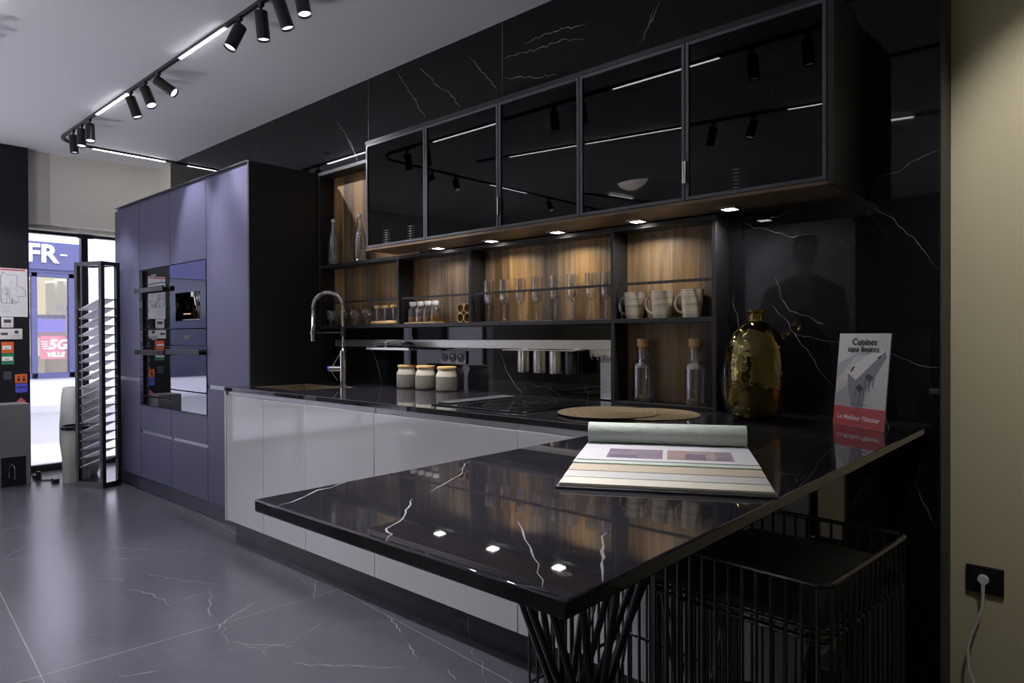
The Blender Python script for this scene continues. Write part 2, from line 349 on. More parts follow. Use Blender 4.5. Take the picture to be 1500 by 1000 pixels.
# ----------------------------------------------------------------- setting
mb=MB().box(-1.02,8.7,-6.6,.30,-.10,0,0)
for i,l in enumerate(VF): mb.ribbon(l,lambda x,y:(x,y,.0004),.0038,1,seed=i,jit=.016)
struct('floor',mb,[M_FLOOR,M_VEINF],'dark grey stone tile floor with fine pale veins')
struct('ceiling',MB().box(-1.02,8.7,-6.6,.30,H,H+.1),M_CEIL,'white painted ceiling with recessed black light tracks')
mb=MB().box(-.31,5.90,0,.18,0,H,0)
for i,l in enumerate(VW):
    mb.ribbon(l,lambda x,z:(x,-.0005,z),.0028 if i<17 else .0017,1,seed=40+i,jit=.014)
for xs in (2.796,3.955): mb.box(xs-.0012,xs+.0012,-.0004,.01,2.30,H-.002,2)
struct('wall_back',mb,[M_WALL,M_VEIN,M_SEAM],'polished black marble wall with white veins behind the kitchen')
struct('trim_1',MB().box(5.9,5.904,-.002,.18,0,H),M_BLACKPANEL,'black end strip closing the marble wall')
struct('wall_back_left',MB().box(-1.02,-.31,.012,.18,0,H),M_BEIGE2,'cream wall strip beside the shop window')
struct('wall_back_right',MB().box(5.9,8.7,.17,.30,0,H),M_BEIGE,'beige painted wall right of the marble')
struct('wall_right',MB().box(8.6,8.7,-6.6,.17,0,H),M_BEIGE,'beige side wall on the right of the showroom')
struct('wall_front',MB().box(-1.02,8.6,-6.6,-6.5,0,H,0).box(1.6,5.8,-6.5,-6.4999,0,H,1),[M_BEIGE,M_BLACKPANEL],'beige wall with a black panel facing the kitchen')
mb=MB().prism([(-.79,-1.44),(-.61,.012),(-1.02,.012),(-1.02,-1.44)],2.222,H)
mb.box(-1.02,-.80,-1.44,.012,2.188,2.222)
struct('wall_left',mb,M_BEIGE2,'cream bulkhead above the shop window')
mb=MB().box(-1.02,-.80,-6.5,-1.44,2.188,H).box(-1.02,-.80,-6.5,-4.9,0,2.222)
struct('wall_left_far',mb,M_BEIGE2,'cream bulkhead and wall above the second shop window')
# dark pillar with notices
mb=MB().box(-.98,-.63,-1.305,-1.047,0,H)
struct('wall_pillar',mb,M_BLACKPANEL,'black clad pillar between the shop windows')

def window(name,y0,y1,mulls,zt,label):
    fr=MB(); X=-.97
    fr.box(X-.03,X+.03,y0,y1,zt-.014,zt+.010).box(X-.03,X+.03,y0,y1,0,.06)
    fr.box(X-.03,X+.03,y0,y0+.03,.06,zt-.014).box(X-.03,X+.03,y1-.03,y1,.06,zt-.014)
    for m in mulls: fr.box(X-.035,X+.035,m-.028,m+.028,.06,zt-.014)
    o=build(name,fr,M_BLKMETAL,bevel=.003); tag(o,label,'window',kind='structure')
    build('pane',MB().box(X-.004,X+.004,y0+.03,y1-.02,.05,zt-.012),M_WINGLASS,o)
    return o
w1=window('window_1',-1.046,.01,[-.54],2.177,'shop window beside the pillar looking out to the street')
build('post_cap',MB().box(-.939,-.90,-.60,-.48,2.150,2.186),M_BLKMETAL,w1)
window('window_2',-4.9,-1.306,[-2.35,-3.2,-4.05],2.177,'second shop window on the street side beyond the pillar')

# ---------------------------------------------------------------- exterior
M_ASPH=mat('asphalt',(.27,.265,.265),.85,noise=.25,nscale=30)
M_PAVE=mat('pavement',(.42,.41,.42),.8,noise=.08,nscale=8)
M_FACADE=mat('street_facade',(.62,.61,.62),.8,noise=.06,nscale=4)
M_FASCIA=mat('fascia_blue',(.055,.062,.16),.5)
M_SHOPFR=mat('shop_frame_blue',(.05,.055,.15),.45)
M_SHOPIN=emis('shop_interior_light',(1.0,.84,.48),.8)
M_CEILSP=emis('shop_ceiling_spots',(1,.97,.85),3)
M_SHELF=mat('shop_shelf',(.42,.30,.13),.6)
M_SCREEN=emis('shop_screen_violet',(.26,.20,.85),.9)
M_SCREENR=emis('shop_screen_rose',(.55,.28,.32),.6)
tag(build('pavement',MB().box(-3.0,-1.02,-30,30,-.16,-.02),M_PAVE),'pale pavement just outside the shop window','pavement',kind='structure')
tag(build('road',MB().box(-8.2,-3.0,-30,30,-.3,-.14),M_ASPH),'sunlit grey street outside','road',kind='structure')
tag(build('far_pavement',MB().box(-40,-8.2,-30,30,-.3,-.02),M_PAVE),'pale pavement across the street','pavement',kind='structure')
sf=thing('street_shop_building','pale street building with a blue shop front across the road','building',(-9.0,1.2,-.02))
X0=-9.0
wl=MB()
wl.box(X0-6,X0,-30,.05,-.02,9).box(X0-6,X0,1.74,30,-.02,9).box(X0-6,X0,.05,1.74,2.46,9).box(X0-6,X0,.05,1.74,-.02,.44)
build('facade_wall',wl,M_FACADE,sf)
for z in (1.2,4.0):
    pass
# more shop fronts further along (seen in reflections)
for k,(y0,y1) in enumerate(((-12.5,-9.0),(-8.2,-4.3),(-3.6,-1.2))):
    b=MB().box(X0-.02,X0+.03,y0,y1,.35,2.5,0)
    for q in range(4):
        yy=y0+(y1-y0)*q/3; b.box(X0,X0+.08,yy-.05,yy+.05,.3,2.5,1)
    b.box(X0,X0+.10,y0-.1,y1+.1,2.5,3.0,1)
    build('shop_front',b,[mat('shop_glass_dark',(.05,.055,.085),.15) if k==1 else M_FASCIA,M_SHOPFR],sf)
build('fascia',MB().box(X0,X0+.14,-1.0,1.72,2.52,3.04),M_FASCIA,sf)
mt=frame((X0+.16,1.19,2.79),(0,1,0),(0,0,1))
build('sign_lettering',text_mb('FR',.47,frame((X0+.16,.965,2.80),(0,1,0),(0,0,1)),depth=.02,bold=.012).box(X0+.15,X0+.18,1.262,1.372,2.795,2.82),mat('sign_white',(.9,.9,.92),.5),sf)
fr=MB()
for yy in (.07,.86,1.47,1.72): fr.box(X0-.06,X0+.06,yy-.045,yy+.045,.44,2.46)
fr.box(X0-.06,X0+.06,.05,1.74,.44,.54).box(X0-.06,X0+.06,.05,1.74,2.38,2.46).box(X0-.06,X0+.08,-.2,1.74,2.46,2.53)
build('shop_window_frame',fr,M_SHOPFR,sf)
build('shop_pane',MB().box(X0-.01,X0,.1,1.72,.5,2.4),M_WINGLASS,sf)
inn=MB().box(X0-3.0,X0-2.9,-.6,3.0,.3,2.6,0).box(X0-2.9,X0-.1,-.6,-.5,.3,2.6,0).box(X0-2.9,X0-.1,2.6,2.7,.3,2.6,0).box(X0-2.9,X0-.1,-.5,2.6,2.45,2.6,0).box(X0-2.9,X0-.1,-.5,2.6,.3,.42,1)
for k in range(9):
    inn.box(X0-.6-.7*(k%3)-.14,X0-.6-.7*(k%3),.35+.6*(k//3),.55+.6*(k//3),2.43,2.45,2)
inn.box(X0-1.6,X0-1.4,-.2,2.4,1.62,1.70,3).box(X0-1.0,X0-.7,.2,1.2,.42,.85,1).box(X0-1.3,X0-1.0,1.3,2.2,.42,.95,1)
build('shop_room',inn,[M_SHOPIN,M_SHELF,M_CEILSP,M_FASCIA],sf)
sp=MB().box(X0-1.0,X0-.96,1.02,1.62,1.33,1.60,0).box(X0-1.0,X0-.96,1.02,1.62,1.22,1.33,1).box(X0-1.0,X0-.96,.45,.78,1.25,1.60,1)
build('shop_screen',sp,[M_SCREEN,M_SCREENR],sf)
pst=MB().box(X0-.12,X0-.10,.98,1.47,.80,1.25,0)
text_mb('5G',.26,frame((X0-.09,1.27,1.075),(0,1,0),(0,0,1)),bold=.012,mb=pst,mi=1,shear=.2)
text_mb('VILLE',.125,frame((X0-.09,1.23,.885),(0,1,0),(0,0,1)),bold=.008,mb=pst,mi=1,shear=.2)
for k in range(4): pst.box(X0-.095,X0-.09,1.02-.01*k,1.10,.995+.045*k,1.012+.045*k,1)
build('poster',pst,[mat('poster_red',(.62,.13,.14),.5),M_PINKW],sf)
mir=text_mb('LAN',.15,frame((X0-.02,1.40,1.78),(0,-1,0),(0,0,1)),spacing=1.35)
text_mb('MUJA',.15,frame((X0-.02,.72,1.78),(0,-1,0),(0,0,1)),mb=mir,spacing=1.2)
build('window_lettering',mir,M_SHOPFR,sf)
# parked van, seen only mirrored in the splashback
vn=thing('delivery_van','white van parked on the street outside the second shop window','van',(-5.2,-7.6,-.14))
b=MB().prism([(-6.1,-10.0),(-4.3,-10.0),(-4.3,-6.2),(-6.1,-6.2)],.2,1.85).prism([(-6.05,-6.2),(-4.35,-6.2),(-4.4,-5.3),(-6.0,-5.3)],.2,.95).prism([(-6.05,-6.2),(-4.35,-6.2),(-4.5,-5.75),(-5.9,-5.75)],.95,1.6)
build('body',b,mat('van_white',(.7,.7,.73),.3),vn,bevel=.05)
build('side_window',MB().box(-4.31,-4.285,-7.2,-6.3,1.05,1.6),M_OVENDARK,vn)
for y in (-9.3,-5.95):
    for x in (-4.45,-5.95): build('wheel',MB().cyl((x-.1,y,.17),(x+.1,y,.17),.31,seg=24),M_BLKMETAL,vn)

# ------------------------------------------------------------ tall cabinets
CH=.018
def tall(x0,x1,label,kind):
    t=thing('tall_cabinet',label,'cabinet',((x0+x1)/2,YT,0),group='slate blue tall cabinet run')
    body=MB()
    xa=x0+.001; xb=x1-.001
    if kind=='door':
        body.box(xa,xb,YT+.021,-.004,.118,2.27)
        body.box(xa,xb,YT+.021,-.004,2.27,2.289)
    else:
        body.box(xa,xb,YT+.021,-.004,.118,.690).box(xa,xb,YT+.021,-.004,1.738,2.289)
        body.box(xa,xa+.02,YT+.021,-.004,.690,1.738).box(xb-.02,xb,YT+.021,-.004,.690,1.738).box(xa+.02,xb-.02,-.03,-.004,.690,1.738)
    build('body',body,M_NAVY,t)
    g=.0015
    if kind=='door':
        build('upper_door',MB().box(xa+g,xb-g,YT,YT+.020,.897,2.268),M_NAVY,t,bevel=.0015)
        build('lower_door',MB().box(xa+g,xb-g,YT,YT+.020,.118,.872),M_NAVY,t,bevel=.0015)
        build('grip_channel',MB().box(xa+.02,xb,YT+.006,YT+.0205,.872,.897).box(xa,xa+.02,YT+.003,YT+.0205,.872,.897,1),[M_CHANNEL,M_BLKMETAL],t)
    else:
        build('upper_door',MB().box(xa+g,xb-g,YT,YT+.020,1.742,2.268),M_NAVY,t,bevel=.0015)
        build('drawer',MB().box(xa+g,xb-g,YT,YT+.020,.492,.688),M_NAVY,t,bevel=.0015)
        build('drawer',MB().box(xa+g,xb-g,YT,YT+.020,.118,.470),M_NAVY,t,bevel=.0015)
        build('grip_channel',MB().box(xa+.02,xb,YT+.006,YT+.0205,.470,.492).box(xa,xa+.02,YT+.003,YT+.0205,.470,.492,1),[M_CHANNEL,M_BLKMETAL],t)
    return t
tall(.055,.60,'plain tall slate blue cabinet at the window end beside the display rack','door')
tall(.60,1.20,'tall slate blue cabinet housing the ovens nearest the window','appl')
tall(1.20,1.80,'tall slate blue cabinet housing the coffee machine','appl')
t4=tall(1.80,2.381,'plain tall slate blue cabinet beside the sink worktop','door')
pn=MB().box(2.381,2.400,YT-.002,-.004,.0,2.290)
tag(build('end_panel',pn,M_CHAR,bevel=.001,loc=(2.39,YT,0)),'dark charcoal side panel closing the tall cabinets next to the tap','panel')
tag(build('cover_panel',MB().box(.055,2.381,YT-.002,-.004,2.2895,2.2975),M_CHARL,loc=(1.2,YT,2.2895)),'thin cover board lying along the top of the tall cabinets','panel')

# built-in appliances
def oven(x0,x1,z0,z1,strip,label,handle=True,clock=True):
    t=thing('oven',label,'oven',((x0+x1)/2,YT,z0))
    build('housing',MB().box(x0+.03,x1-.03,YT+.02,-.05,z0+.002,z1-.002),M_OVENDARK,t)
    build('door',MB().box(x0+.004,x1-.004,YT-.004,YT+.019,z0+.003,z1-strip-.003),[M_MIRROR],t,bevel=.001)
    build('door_backing',MB().box(x0+.006,x1-.006,YT+.0192,YT+.0198,z0+.004,z1-strip-.004),M_OVENDARK,t)
    cp=build('control_panel',MB().box(x0+.004,x1-.004,YT-.004,YT+.019,z1-strip+.001,z1-.002),M_MIRROR,t,bevel=.001)
    build('panel_backing',MB().box(x0+.006,x1-.006,YT+.0192,YT+.0198,z1-strip+.002,z1-.003),M_OVENDARK,t)
    if clock: build('display',MB().box((x0+x1)/2-.05,(x0+x1)/2+.05,YT-.0052,YT-.0045,z1-strip*.62,z1-strip*.38),M_DGREY,cp)
    if handle:
        h=MB().box(x0+.02,x1-.02,YT-.048,YT-.034,z1-strip-.065,z1-strip-.028)
        for xx in (x0+.06,x1-.06): h.box(xx-.012,xx+.012,YT-.036,YT-.003,z1-strip-.058,z1-strip-.036)
        build('handle',h,M_BLKGLOSS,t,bevel=.003)
    return t
def drawer_app(x0,x1,z0,z1,label):
    t=thing('warming_drawer',label,'drawer',((x0+x1)/2,YT,z0))
    build('front',MB().box(x0+.004,x1-.004,YT-.004,YT+.019,z0+.002,z1-.002),M_MIRROR,t,bevel=.001)
    build('front_backing',MB().box(x0+.006,x1-.006,YT+.0192,YT+.0198,z0+.003,z1-.003),M_OVENDARK,t)
    build('box',MB().box(x0+.03,x1-.03,YT+.0199,-.06,z0+.003,z1-.003),M_OVENDARK,t)
    return t
oven(.60,1.20,1.275,1.737,.115,'compact black glass oven at the top of the window-side column')
oven(.60,1.20,.762,1.273,.125,'black glass oven under the compact oven, window-side column')
drawer_app(.60,1.20,.691,.760,'narrow black glass warming drawer below the window-side oven')
cm=thing('coffee_machine','built-in black glass coffee machine with an open dispenser bay','coffee machine',(1.5,YT,1.275))
b=MB(); x0,x1=1.204,1.796; za,zb=1.278,1.735; rx0,rx1,rz0,rz1=1.30,1.71,1.33,1.53
b.box(x0,rx0,YT-.004,YT+.019,za,zb).box(rx1,x1,YT-.004,YT+.019,za,zb).box(rx0,rx1,YT-.004,YT+.019,za,rz0).box(rx0,rx1,YT-.004,YT+.019,rz1,zb)
build('front',b,M_MIRROR,cm)
b=MB().box(x0+.01,rx0,YT+.0195,YT+.0205,za,zb).box(rx1,x1-.01,YT+.0195,YT+.0205,za,zb).box(rx0,rx1,YT+.0195,YT+.0205,za,rz0).box(rx0,rx1,YT+.0195,YT+.0205,rz1,zb)
b.box(rx0-.01,rx0,YT+.0205,YT+.20,rz0,rz1).box(rx1,rx1+.01,YT+.0205,YT+.20,rz0,rz1).box(rx0,rx1,YT+.19,YT+.20,rz0,rz1).box(rx0,rx1,YT+.02,YT+.2,rz0-.01,rz0).box(rx0,rx1,YT+.02,YT+.2,rz1,rz1+.01)
build('bay',b,M_OVENDARK,cm)
b=MB().cyl((1.505,YT+.07,1.44),(1.505,YT+.07,1.50),.022,.032,seg=16).cyl((1.505,YT+.07,1.50),(1.505,YT+.07,1.53),.05,seg=20)
for xx in (1.485,1.525): b.cyl((xx,YT+.07,1.405),(xx,YT+.07,1.44),.007,seg=8)
build('spout',b,M_CHROME,cm)
build('cup_lift',MB().box(1.36,1.65,YT+.02,YT+.15,1.335,1.342).box(1.36,1.372,YT+.12,YT+.14,1.342,1.52),M_STEEL,cm)
build('milk_jug',MB().lathe([(0,0),(.035,0),(.037,.06),(.028,.075),(0,.075)],(1.60,YT+.08,1.455),seg=20),M_STEEL,cm)
b=MB().box(1.44,1.56,YT-.0052,YT-.0042,1.375,1.382)
for k in range(5): b.box(1.40+.012*k,1.408+.03*k+.03,YT+.186,YT+.189,1.36+.022*k,1.366+.022*k)
build('display',b,emis('display_amber',(1,.75,.5),.7),cm)
oven(1.20,1.80,.838,1.273,.115,'black glass oven mounted directly under the coffee machine')
drawer_app(1.20,1.80,.691,.836,'black glass warming drawer below the coffee machine column')

# ----------------------------------------------------------- base cabinets
def base(x0,x1,label,fronts=1):
    t=thing('base_cabinet',label,'cabinet',((x0+x1)/2,YB,.132),group='white gloss base cabinets')
    zb=.725 if x1<3.3 else ZT-.001
    bd=MB().box(x0+.001,x1-.001,YB+.022,-.03,.132,zb)
    if zb<.8: bd.box(x0+.001,x1-.001,YB+.022,YB+.04,zb,ZT-.001)
    build('body',bd,M_WHITE,t)
    build('door',MB().box(x0+.0018,x1-.0018,YB,YB+.020,.132,.8725),M_WHITE,t,bevel=.0015)
    build('grip_channel',MB().box(x0+.002,x1-.002,YB+.010,YB+.0215,.8735,ZT-.002),M_CHANNEL,t)
    return t
base(2.403,2.843,'white gloss base cabinet right beside the tall cabinets')
base(2.843,3.273,'narrow white gloss base cabinet below the tap')
base(3.273,3.849,'white gloss base cabinet below the three stoneware jars')
base(3.849,4.710,'wide white gloss base cabinet below the hob')
base(4.710,5.735,'white gloss base cabinet running in behind the bar stools')
build('end_panel',MB().box(2.384,2.402,YB-.002,YT-.0035,.128,ZT-.001),M_WHITE,bpy.data.objects['base_cabinet'],bevel=.001)
tag(build('end_panel',MB().box(5.737,5.757,YB-.002,-.002,.0,ZT-.001),mat('black_gloss_panel',(.012,.012,.014),.05),bevel=.001,loc=(5.74,YB,0)),'glossy black side panel under the peninsula near the wall','panel')
pl=MB().box(2.408,5.737,-.694,-.676,0,.128)
tag(build('plinth',pl,M_PLINTH,loc=(4,-.69,0)),'dark veined plinth under the white base cabinets','plinth')
tag(build('plinth',MB().box(.07,2.381,-.565,-.547,0,.114),mat('slate_plinth',(.055,.055,.085),.3),loc=(1.2,-.56,0)),'slate blue plinth under the tall cabinets','plinth')

# ------------------------------------------------------- worktop, sink, hob
sx0,sx1,sy0,sy1=2.50,2.99,-.63,-.28
mb=MB()
for (a,b_,c,d) in ((2.4025,sx0,YB-.002,-.002),(sx1,PX0-.0008,YB-.002,-.002),(sx0,sx1,YB-.002,sy0),(sx0,sx1,sy1,-.002)):
    mb.box(a,b_,c,d,ZT,ZC,0)
mb.box(2.384,2.4025,YB-.002,YT-.004,ZT,ZC,0)
for i,l in enumerate(VC): mb.ribbon(l,lambda x,y:(x,y,ZC+.0004),.004,1,seed=90+i)
mb.box(2.384,PX0-.001,YB-.0024,YB-.0018,ZC-.0016,ZC+.0003,2)
tag(build('worktop',mb,[M_TOP,M_VEINT,M_SEAM],loc=(3.8,-.4,ZT)),'long black marble worktop running along the wall','worktop')
sk=thing('sink','brown composite undermount sink set in the black worktop','sink',((sx0+sx1)/2,(sy0+sy1)/2,.72))
b=MB(); e=.0015; zz=.745
b.box(sx0+e,sx1-e,sy0+e,sy1-e,zz-.01,zz); b.box(sx0+e,sx0+.012,sy0+e,sy1-e,zz,ZC-.003).box(sx1-.012,sx1-e,sy0+e,sy1-e,zz,ZC-.003).box(sx0+.012,sx1-.012,sy0+e,sy0+.012,zz,ZC-.003).box(sx0+.012,sx1-.012,sy1-.012,sy1-e,zz,ZC-.003)
build('bowl',b,M_SINK,sk)
build('drain',MB().cyl((2.74,-.45,zz),(2.74,-.45,zz+.004),.045,seg=24),M_STEEL,sk)
# hob with extractor slot
hb=thing('induction_hob','black glass induction hob with a central extractor grille','hob',(4.40,-.40,ZC+.0005))
build('glass',MB().box(4.13,4.66,-.655,-.165,ZC+.0005,ZC+.006),mat('hob_glass',(.006,.006,.007),.04),hb,bevel=.002)
b=MB().box(4.135,4.215,-.62,-.20,ZC+.0062,ZC+.012)
build('extractor_grille',b,mat('grille_grey',(.09,.09,.10),.3),hb,bevel=.002)
b=MB()
for cx,cy,r in ((4.44,-.52,.09),(4.44,-.29,.075)):
    b.lathe([(r,0),(r+.0025,0),(r+.0025,.0003),(r,.0003),(r,0)],(cx,cy,ZC+.0061),seg=40)
for k in range(6): b.box(4.24+.03*k,4.25+.03*k,-.640,-.636,ZC+.0061,ZC+.0064)
build('cooking_zone_marks',b,mat('hob_print',(.05,.05,.055),.3),hb)

# ------------------------------------------------------------------ tap
tp=thing('kitchen_tap','tall chrome pull-down kitchen tap with a spring neck behind the sink','tap',(2.905,-.27,ZC))
tx,ty=2.905,-.27
dxy=Vector((-.66,-.36,0)).normalized()
dxy=Vector((-.72,-.69,0)).normalized()
build('base_plate',MB().cyl((tx,ty,ZC+.0004),(tx,ty,ZC+.008),.03,seg=24).box(tx-.03,tx+.11,ty-.02,ty+.02,ZC+.0004,ZC+.004),M_CHROME,tp,bevel=.001)
build('column',MB().cyl((tx,ty,ZC+.006),(tx,ty,1.13),.021,seg=24).cyl((tx,ty,1.13),(tx,ty,1.145),.021,.012,seg=24),M_CHROME,tp)
pts=[(tx,ty,1.14)]; R_=.088; zc=1.39
n=18
for i in range(7): pts.append((tx,ty,1.14+(zc-1.14)*(i+1)/7))
for i in range(1,n+1):
    a=PI*i/n; p=Vector((tx,ty,zc))+dxy*(R_-R_*math.cos(a))+Vector((0,0,R_*math.sin(a))); pts.append(tuple(p))
e_=Vector((tx,ty,0))+dxy*2*R_
for i in range(1,5): pts.append((e_.x,e_.y,zc-.11*i/4))
build('neck_tube',MB().tube(pts,.0085,seg=12),M_CHROME,tp)
def coil(path,rad,turns,r):
    P=[Vector(p) for p in path]; out=[]; nn=turns*9
    L=[0]
    for a,b in zip(P,P[1:]): L.append(L[-1]+(b-a).length)
    u=None
    for i in range(nn+1):
        s=L[-1]*i/nn; k=0
        while k<len(L)-2 and L[k+1]<s: k+=1
        f=(s-L[k])/(L[k+1]-L[k]); p=P[k].lerp(P[k+1],f); t=(P[k+1]-P[k]).normalized()
        side=Vector((dxy.y,-dxy.x,0)); up=t.cross(side)
        a=2*PI*i/9; out.append(p+(side*math.cos(a)+up*math.sin(a))*rad)
    return out
build('spring',MB().tube(coil(pts[8:],.0125,66,.003),.0026,seg=5),M_CHROME,tp)
build('spray_head',MB().cyl((e_.x,e_.y,zc-.105),(e_.x,e_.y,zc-.20),.013,.015,seg=20).cyl((e_.x,e_.y,zc-.140),(e_.x,e_.y,zc-.162),.019,seg=20),M_CHROME,tp)
hp=Vector((tx,ty,1.172)); 
build('holder_arm',MB().tube([(tx,ty,1.238),(e_.x,e_.y,1.238)],.0055,seg=10).cyl((tx,ty,1.215),(tx,ty,1.275),.014,seg=16),M_BLKMETAL,tp)
build('mixer_lever',MB().cyl((tx,ty-.0,1.025),(tx-.075*.9,ty-.05,1.025),.017,seg=20).tube([(tx-.06,ty-.04,1.03),(tx-.03,ty-.02,1.09),(tx-.005,ty-.004,1.135)],.004,seg=8).tube([(tx-.07,ty-.047,1.035),(tx-.05,ty-.034,.985),(tx-.03,ty-.02,.955)],.0025,seg=6),M_CHROME,tp)
build('mixer_cap',MB().cyl((tx-.068,ty-.0503,1.025),(tx-.076,ty-.0563,1.025),.0165,seg=20),mat('cap_blue',(.05,.07,.45),.2),tp,label='blue round end cap')

# -------------------------------------------------------- splashback things
sc_=thing('wall_socket','grey triple power socket on the marble splashback','socket',(3.581,0,1.10))
build('plate',MB().box(3.478,3.684,-.012,-.0006,1.060,1.134),M_SOCKETF,sc_,bevel=.003)
for k in range(3):
    cx=3.516+.065*k
    s_=build('outlet',MB().lathe([(0,0),(.020,0),(.024,.001),(.024,.004),(.021,.004),(.019,.0015),(0,.0015)],(0,0,0),seg=24),M_BLKMETAL,sc_,world=False)
    s_.rotation_euler=(PI/2,0,0); s_.location=(cx-3.581,-.0125,1.097-1.10)
    p_=build('pin',MB().cyl((0,.009,.002),(0,.009,.006),.0026,seg=8),M_CHROME,s_,world=False)
rl=tag(build('utensil_rail',MB().box(2.43,4.690,-.016,-.0006,1.150,1.196),M_RAIL,bevel=.002,loc=(3.5,0,1.17)),'long champagne metal rail across the splashback','rail')
sh=thing('rail_shelf','small metal shelf hooked on the rail under the dark cloths','shelf',(3.2,-.09,1.14))
build('tray',MB().box(3.00,3.395,-.175,-.018,1.138,1.142).box(3.00,3.395,-.175,-.172,1.142,1.150),M_STEEL,sh)
for xx in (3.02,3.33): build('bracket',MB().box(xx,xx+.04,-.018,-.0168,1.138,1.153),M_STEEL,sh)
for k,(z,w,lab) in enumerate(((1.1425,.27,'lower dark folded napkin with a pale tie, on the rail shelf'),(1.1665,.25,'upper dark folded napkin with a pale tie, on the rail shelf'))):
    c=thing('folded_napkin',lab,'napkin',(3.17,-.10,z),group='dark napkins on the rail shelf')
    b=MB(); n=14; P=[]
    for j in range(5):
        y=-.045+.09*j/4
        for i in range(n+1):
            x=-w/2+w*i/n; zz=.021-.004*abs(math.sin(i*1.1+j+k))-(.009 if j in(0,4) else 0); P.append((x,y,zz))
    for j in range(5):
        for i in range(n+1):
            P.append((-w/2+w*i/n,-.045+.09*j/4,.0005))
    F=[];w_=n+1;o5=5*w_
    for j in range(4):
        for i in range(n):
            F.append((j*w_+i,j*w_+i+1,(j+1)*w_+i+1,(j+1)*w_+i)); F.append((o5+j*w_+i,o5+(j+1)*w_+i,o5+(j+1)*w_+i+1,o5+j*w_+i+1))
    for i in range(n): F.append((i,o5+i,o5+i+1,i+1)); F.append((4*w_+i,4*w_+i+1,o5+4*w_+i+1,o5+4*w_+i))
    for j in range(4): F.append((j*w_,(j+1)*w_,o5+(j+1)*w_,o5+j*w_)); F.append((j*w_+n,o5+j*w_+n,o5+(j+1)*w_+n,(j+1)*w_+n))
    b.add(P,F); build('cloth',b,M_CLOTH,c,world=False)
    build('tie',MB().tube([(-.02,-.047,.001),(-.02,-.049,.012),(-.018,-.03,.0232),(-.02,.03,.0232),(-.02,.047,.012),(-.02,.047,.001)],.0022,seg=6),M_WPLAST,c,world=False)
# holder with cups
hd=thing('cup_holder','metal holder plate hooked on the rail carrying the hanging cups','holder',(4.27,-.07,1.145))
b=MB().box(4.05,4.50,-.115,-.018,1.1445,1.1485).box(4.10,4.14,-.018,-.0168,1.1445,1.156).box(4.42,4.46,-.018,-.0168,1.1445,1.156)
build('plate',b,M_STEEL,hd)
cup=[(0,0),(.036,0),(.037,.004),(.038,.105),(.0395,.107),(.0372,.107),(.0355,.006),(0,.006)]
cu0=None
for k,(cx,lab) in enumerate(((4.160,'steel utensil cup hanging nearest the sink, first of three'),(4.262,'middle one of the three steel utensil cups on the holder'),(4.362,'steel utensil cup hanging next to the black cup'))):
    if cu0 is None:
        cu0=thing('utensil_cup',lab,'cup',(cx,-.068,1.037),group='utensil cups under the rail')
        build('cup',MB().lathe(cup,seg=36),M_STEEL,cu0,world=False)
    else: dup(cu0,(cx,-.068,1.037),0,lab)
c=thing('utensil_cup','black utensil cup hanging at the right end of the holder','cup',(4.455,-.068,1.037),group='utensil cups under the rail')
build('cup',MB().lathe(cup,seg=36),M_BLKGLOSS,c,world=False)
hk=thing('hook_strip','pale toothed hook strip hanging at the right end of the rail','hook strip',(4.6,-.02,1.13))
b=MB().box(4.515,4.690,-.0195,-.0168,1.118,1.150)
build('strip',b,M_RAIL,hk)
for k in range(5):
    x=4.535+.033*k
    build('hook',MB().tube([(x,-.0195,1.126),(x,-.030,1.122),(x,-.034,1.113),(x,-.030,1.106),(x,-.024,1.109)],.003,seg=6),M_RAIL,hk)
pp=MB().box(4.570,4.690,-.0120,-.0112,.925,1.118,0)
tag(build('paper_sheet',pp,[M_PAPER],loc=(4.62,-.011,.93)),'pale printed sheet hanging below the hook strip','paper')
R=random.Random(3); b=MB()
for k in range(26):
    z=1.105-.0068*k
    if k in (3,12,20): continue
    b.box(4.58,4.59+R.uniform(.03,.085),-.01235,-.01205,z,z+.0022)
o=bpy.data.objects['paper_sheet']; build('print',b,M_MGREY,o)

# ---------------------------------------------------------- open shelf unit
un=thing('open_shelf_unit','charcoal open shelf unit with walnut back panels on the marble wall','shelf unit',(3.8,YN,ZC))
t_=.019; YBK=-.012
NX=[2.4015,3.2294,3.8251,4.6985,5.1824]; Z0,Z1,Z2=1.287,1.682,2.294
b=MB().box(NX[0],NX[4],YN,YBK-.001,Z0-.019,Z0)
build('bottom_board',b,M_CHAR,un,bevel=.001)
build('middle_board',MB().box(NX[0],NX[1],YN,YBK-.001,Z1-.019,Z1).box(NX[1],NX[4],YN,YBK-.001,Z1-.019,Z1),M_CHAR,un,bevel=.001)
build('top_board',MB().box(NX[0],3.30,YN,YBK-.001,Z2-.022,Z2),M_CHAR,un,bevel=.001)
build('side_panel',MB().box(NX[0],NX[0]+t_,YN,YBK-.001,Z0,Z1-.019).box(NX[0],NX[0]+t_,YN,YBK-.001,Z1,Z2-.022),M_CHAR,un,bevel=.001)
build('side_panel',MB().box(NX[4]-t_,NX[4],YN,-.001,ZC+.001,Z0-.019).box(NX[4]-t_,NX[4],YN,-.001,Z0,Z1-.019),M_CHAR,un,bevel=.001)
for x in NX[1:3]: build('divider',MB().box(x-.0095,x+.0095,YN,YBK-.001,Z0,Z1-.019),M_CHAR,un,bevel=.001)
build('divider',MB().box(NX[3]-.002,NX[3]+.017,YN,YBK-.001,ZC+.001,Z0-.019).box(NX[3]-.002,NX[3]+.017,YN,YBK-.001,Z0,Z1-.019),M_CHAR,un,bevel=.001)
build('bottom_board',MB().box(NX[3]+.017,NX[4]-t_,YN,YBK-.001,ZC+.001,ZC+.013),M_CHAR,un,bevel=.001)
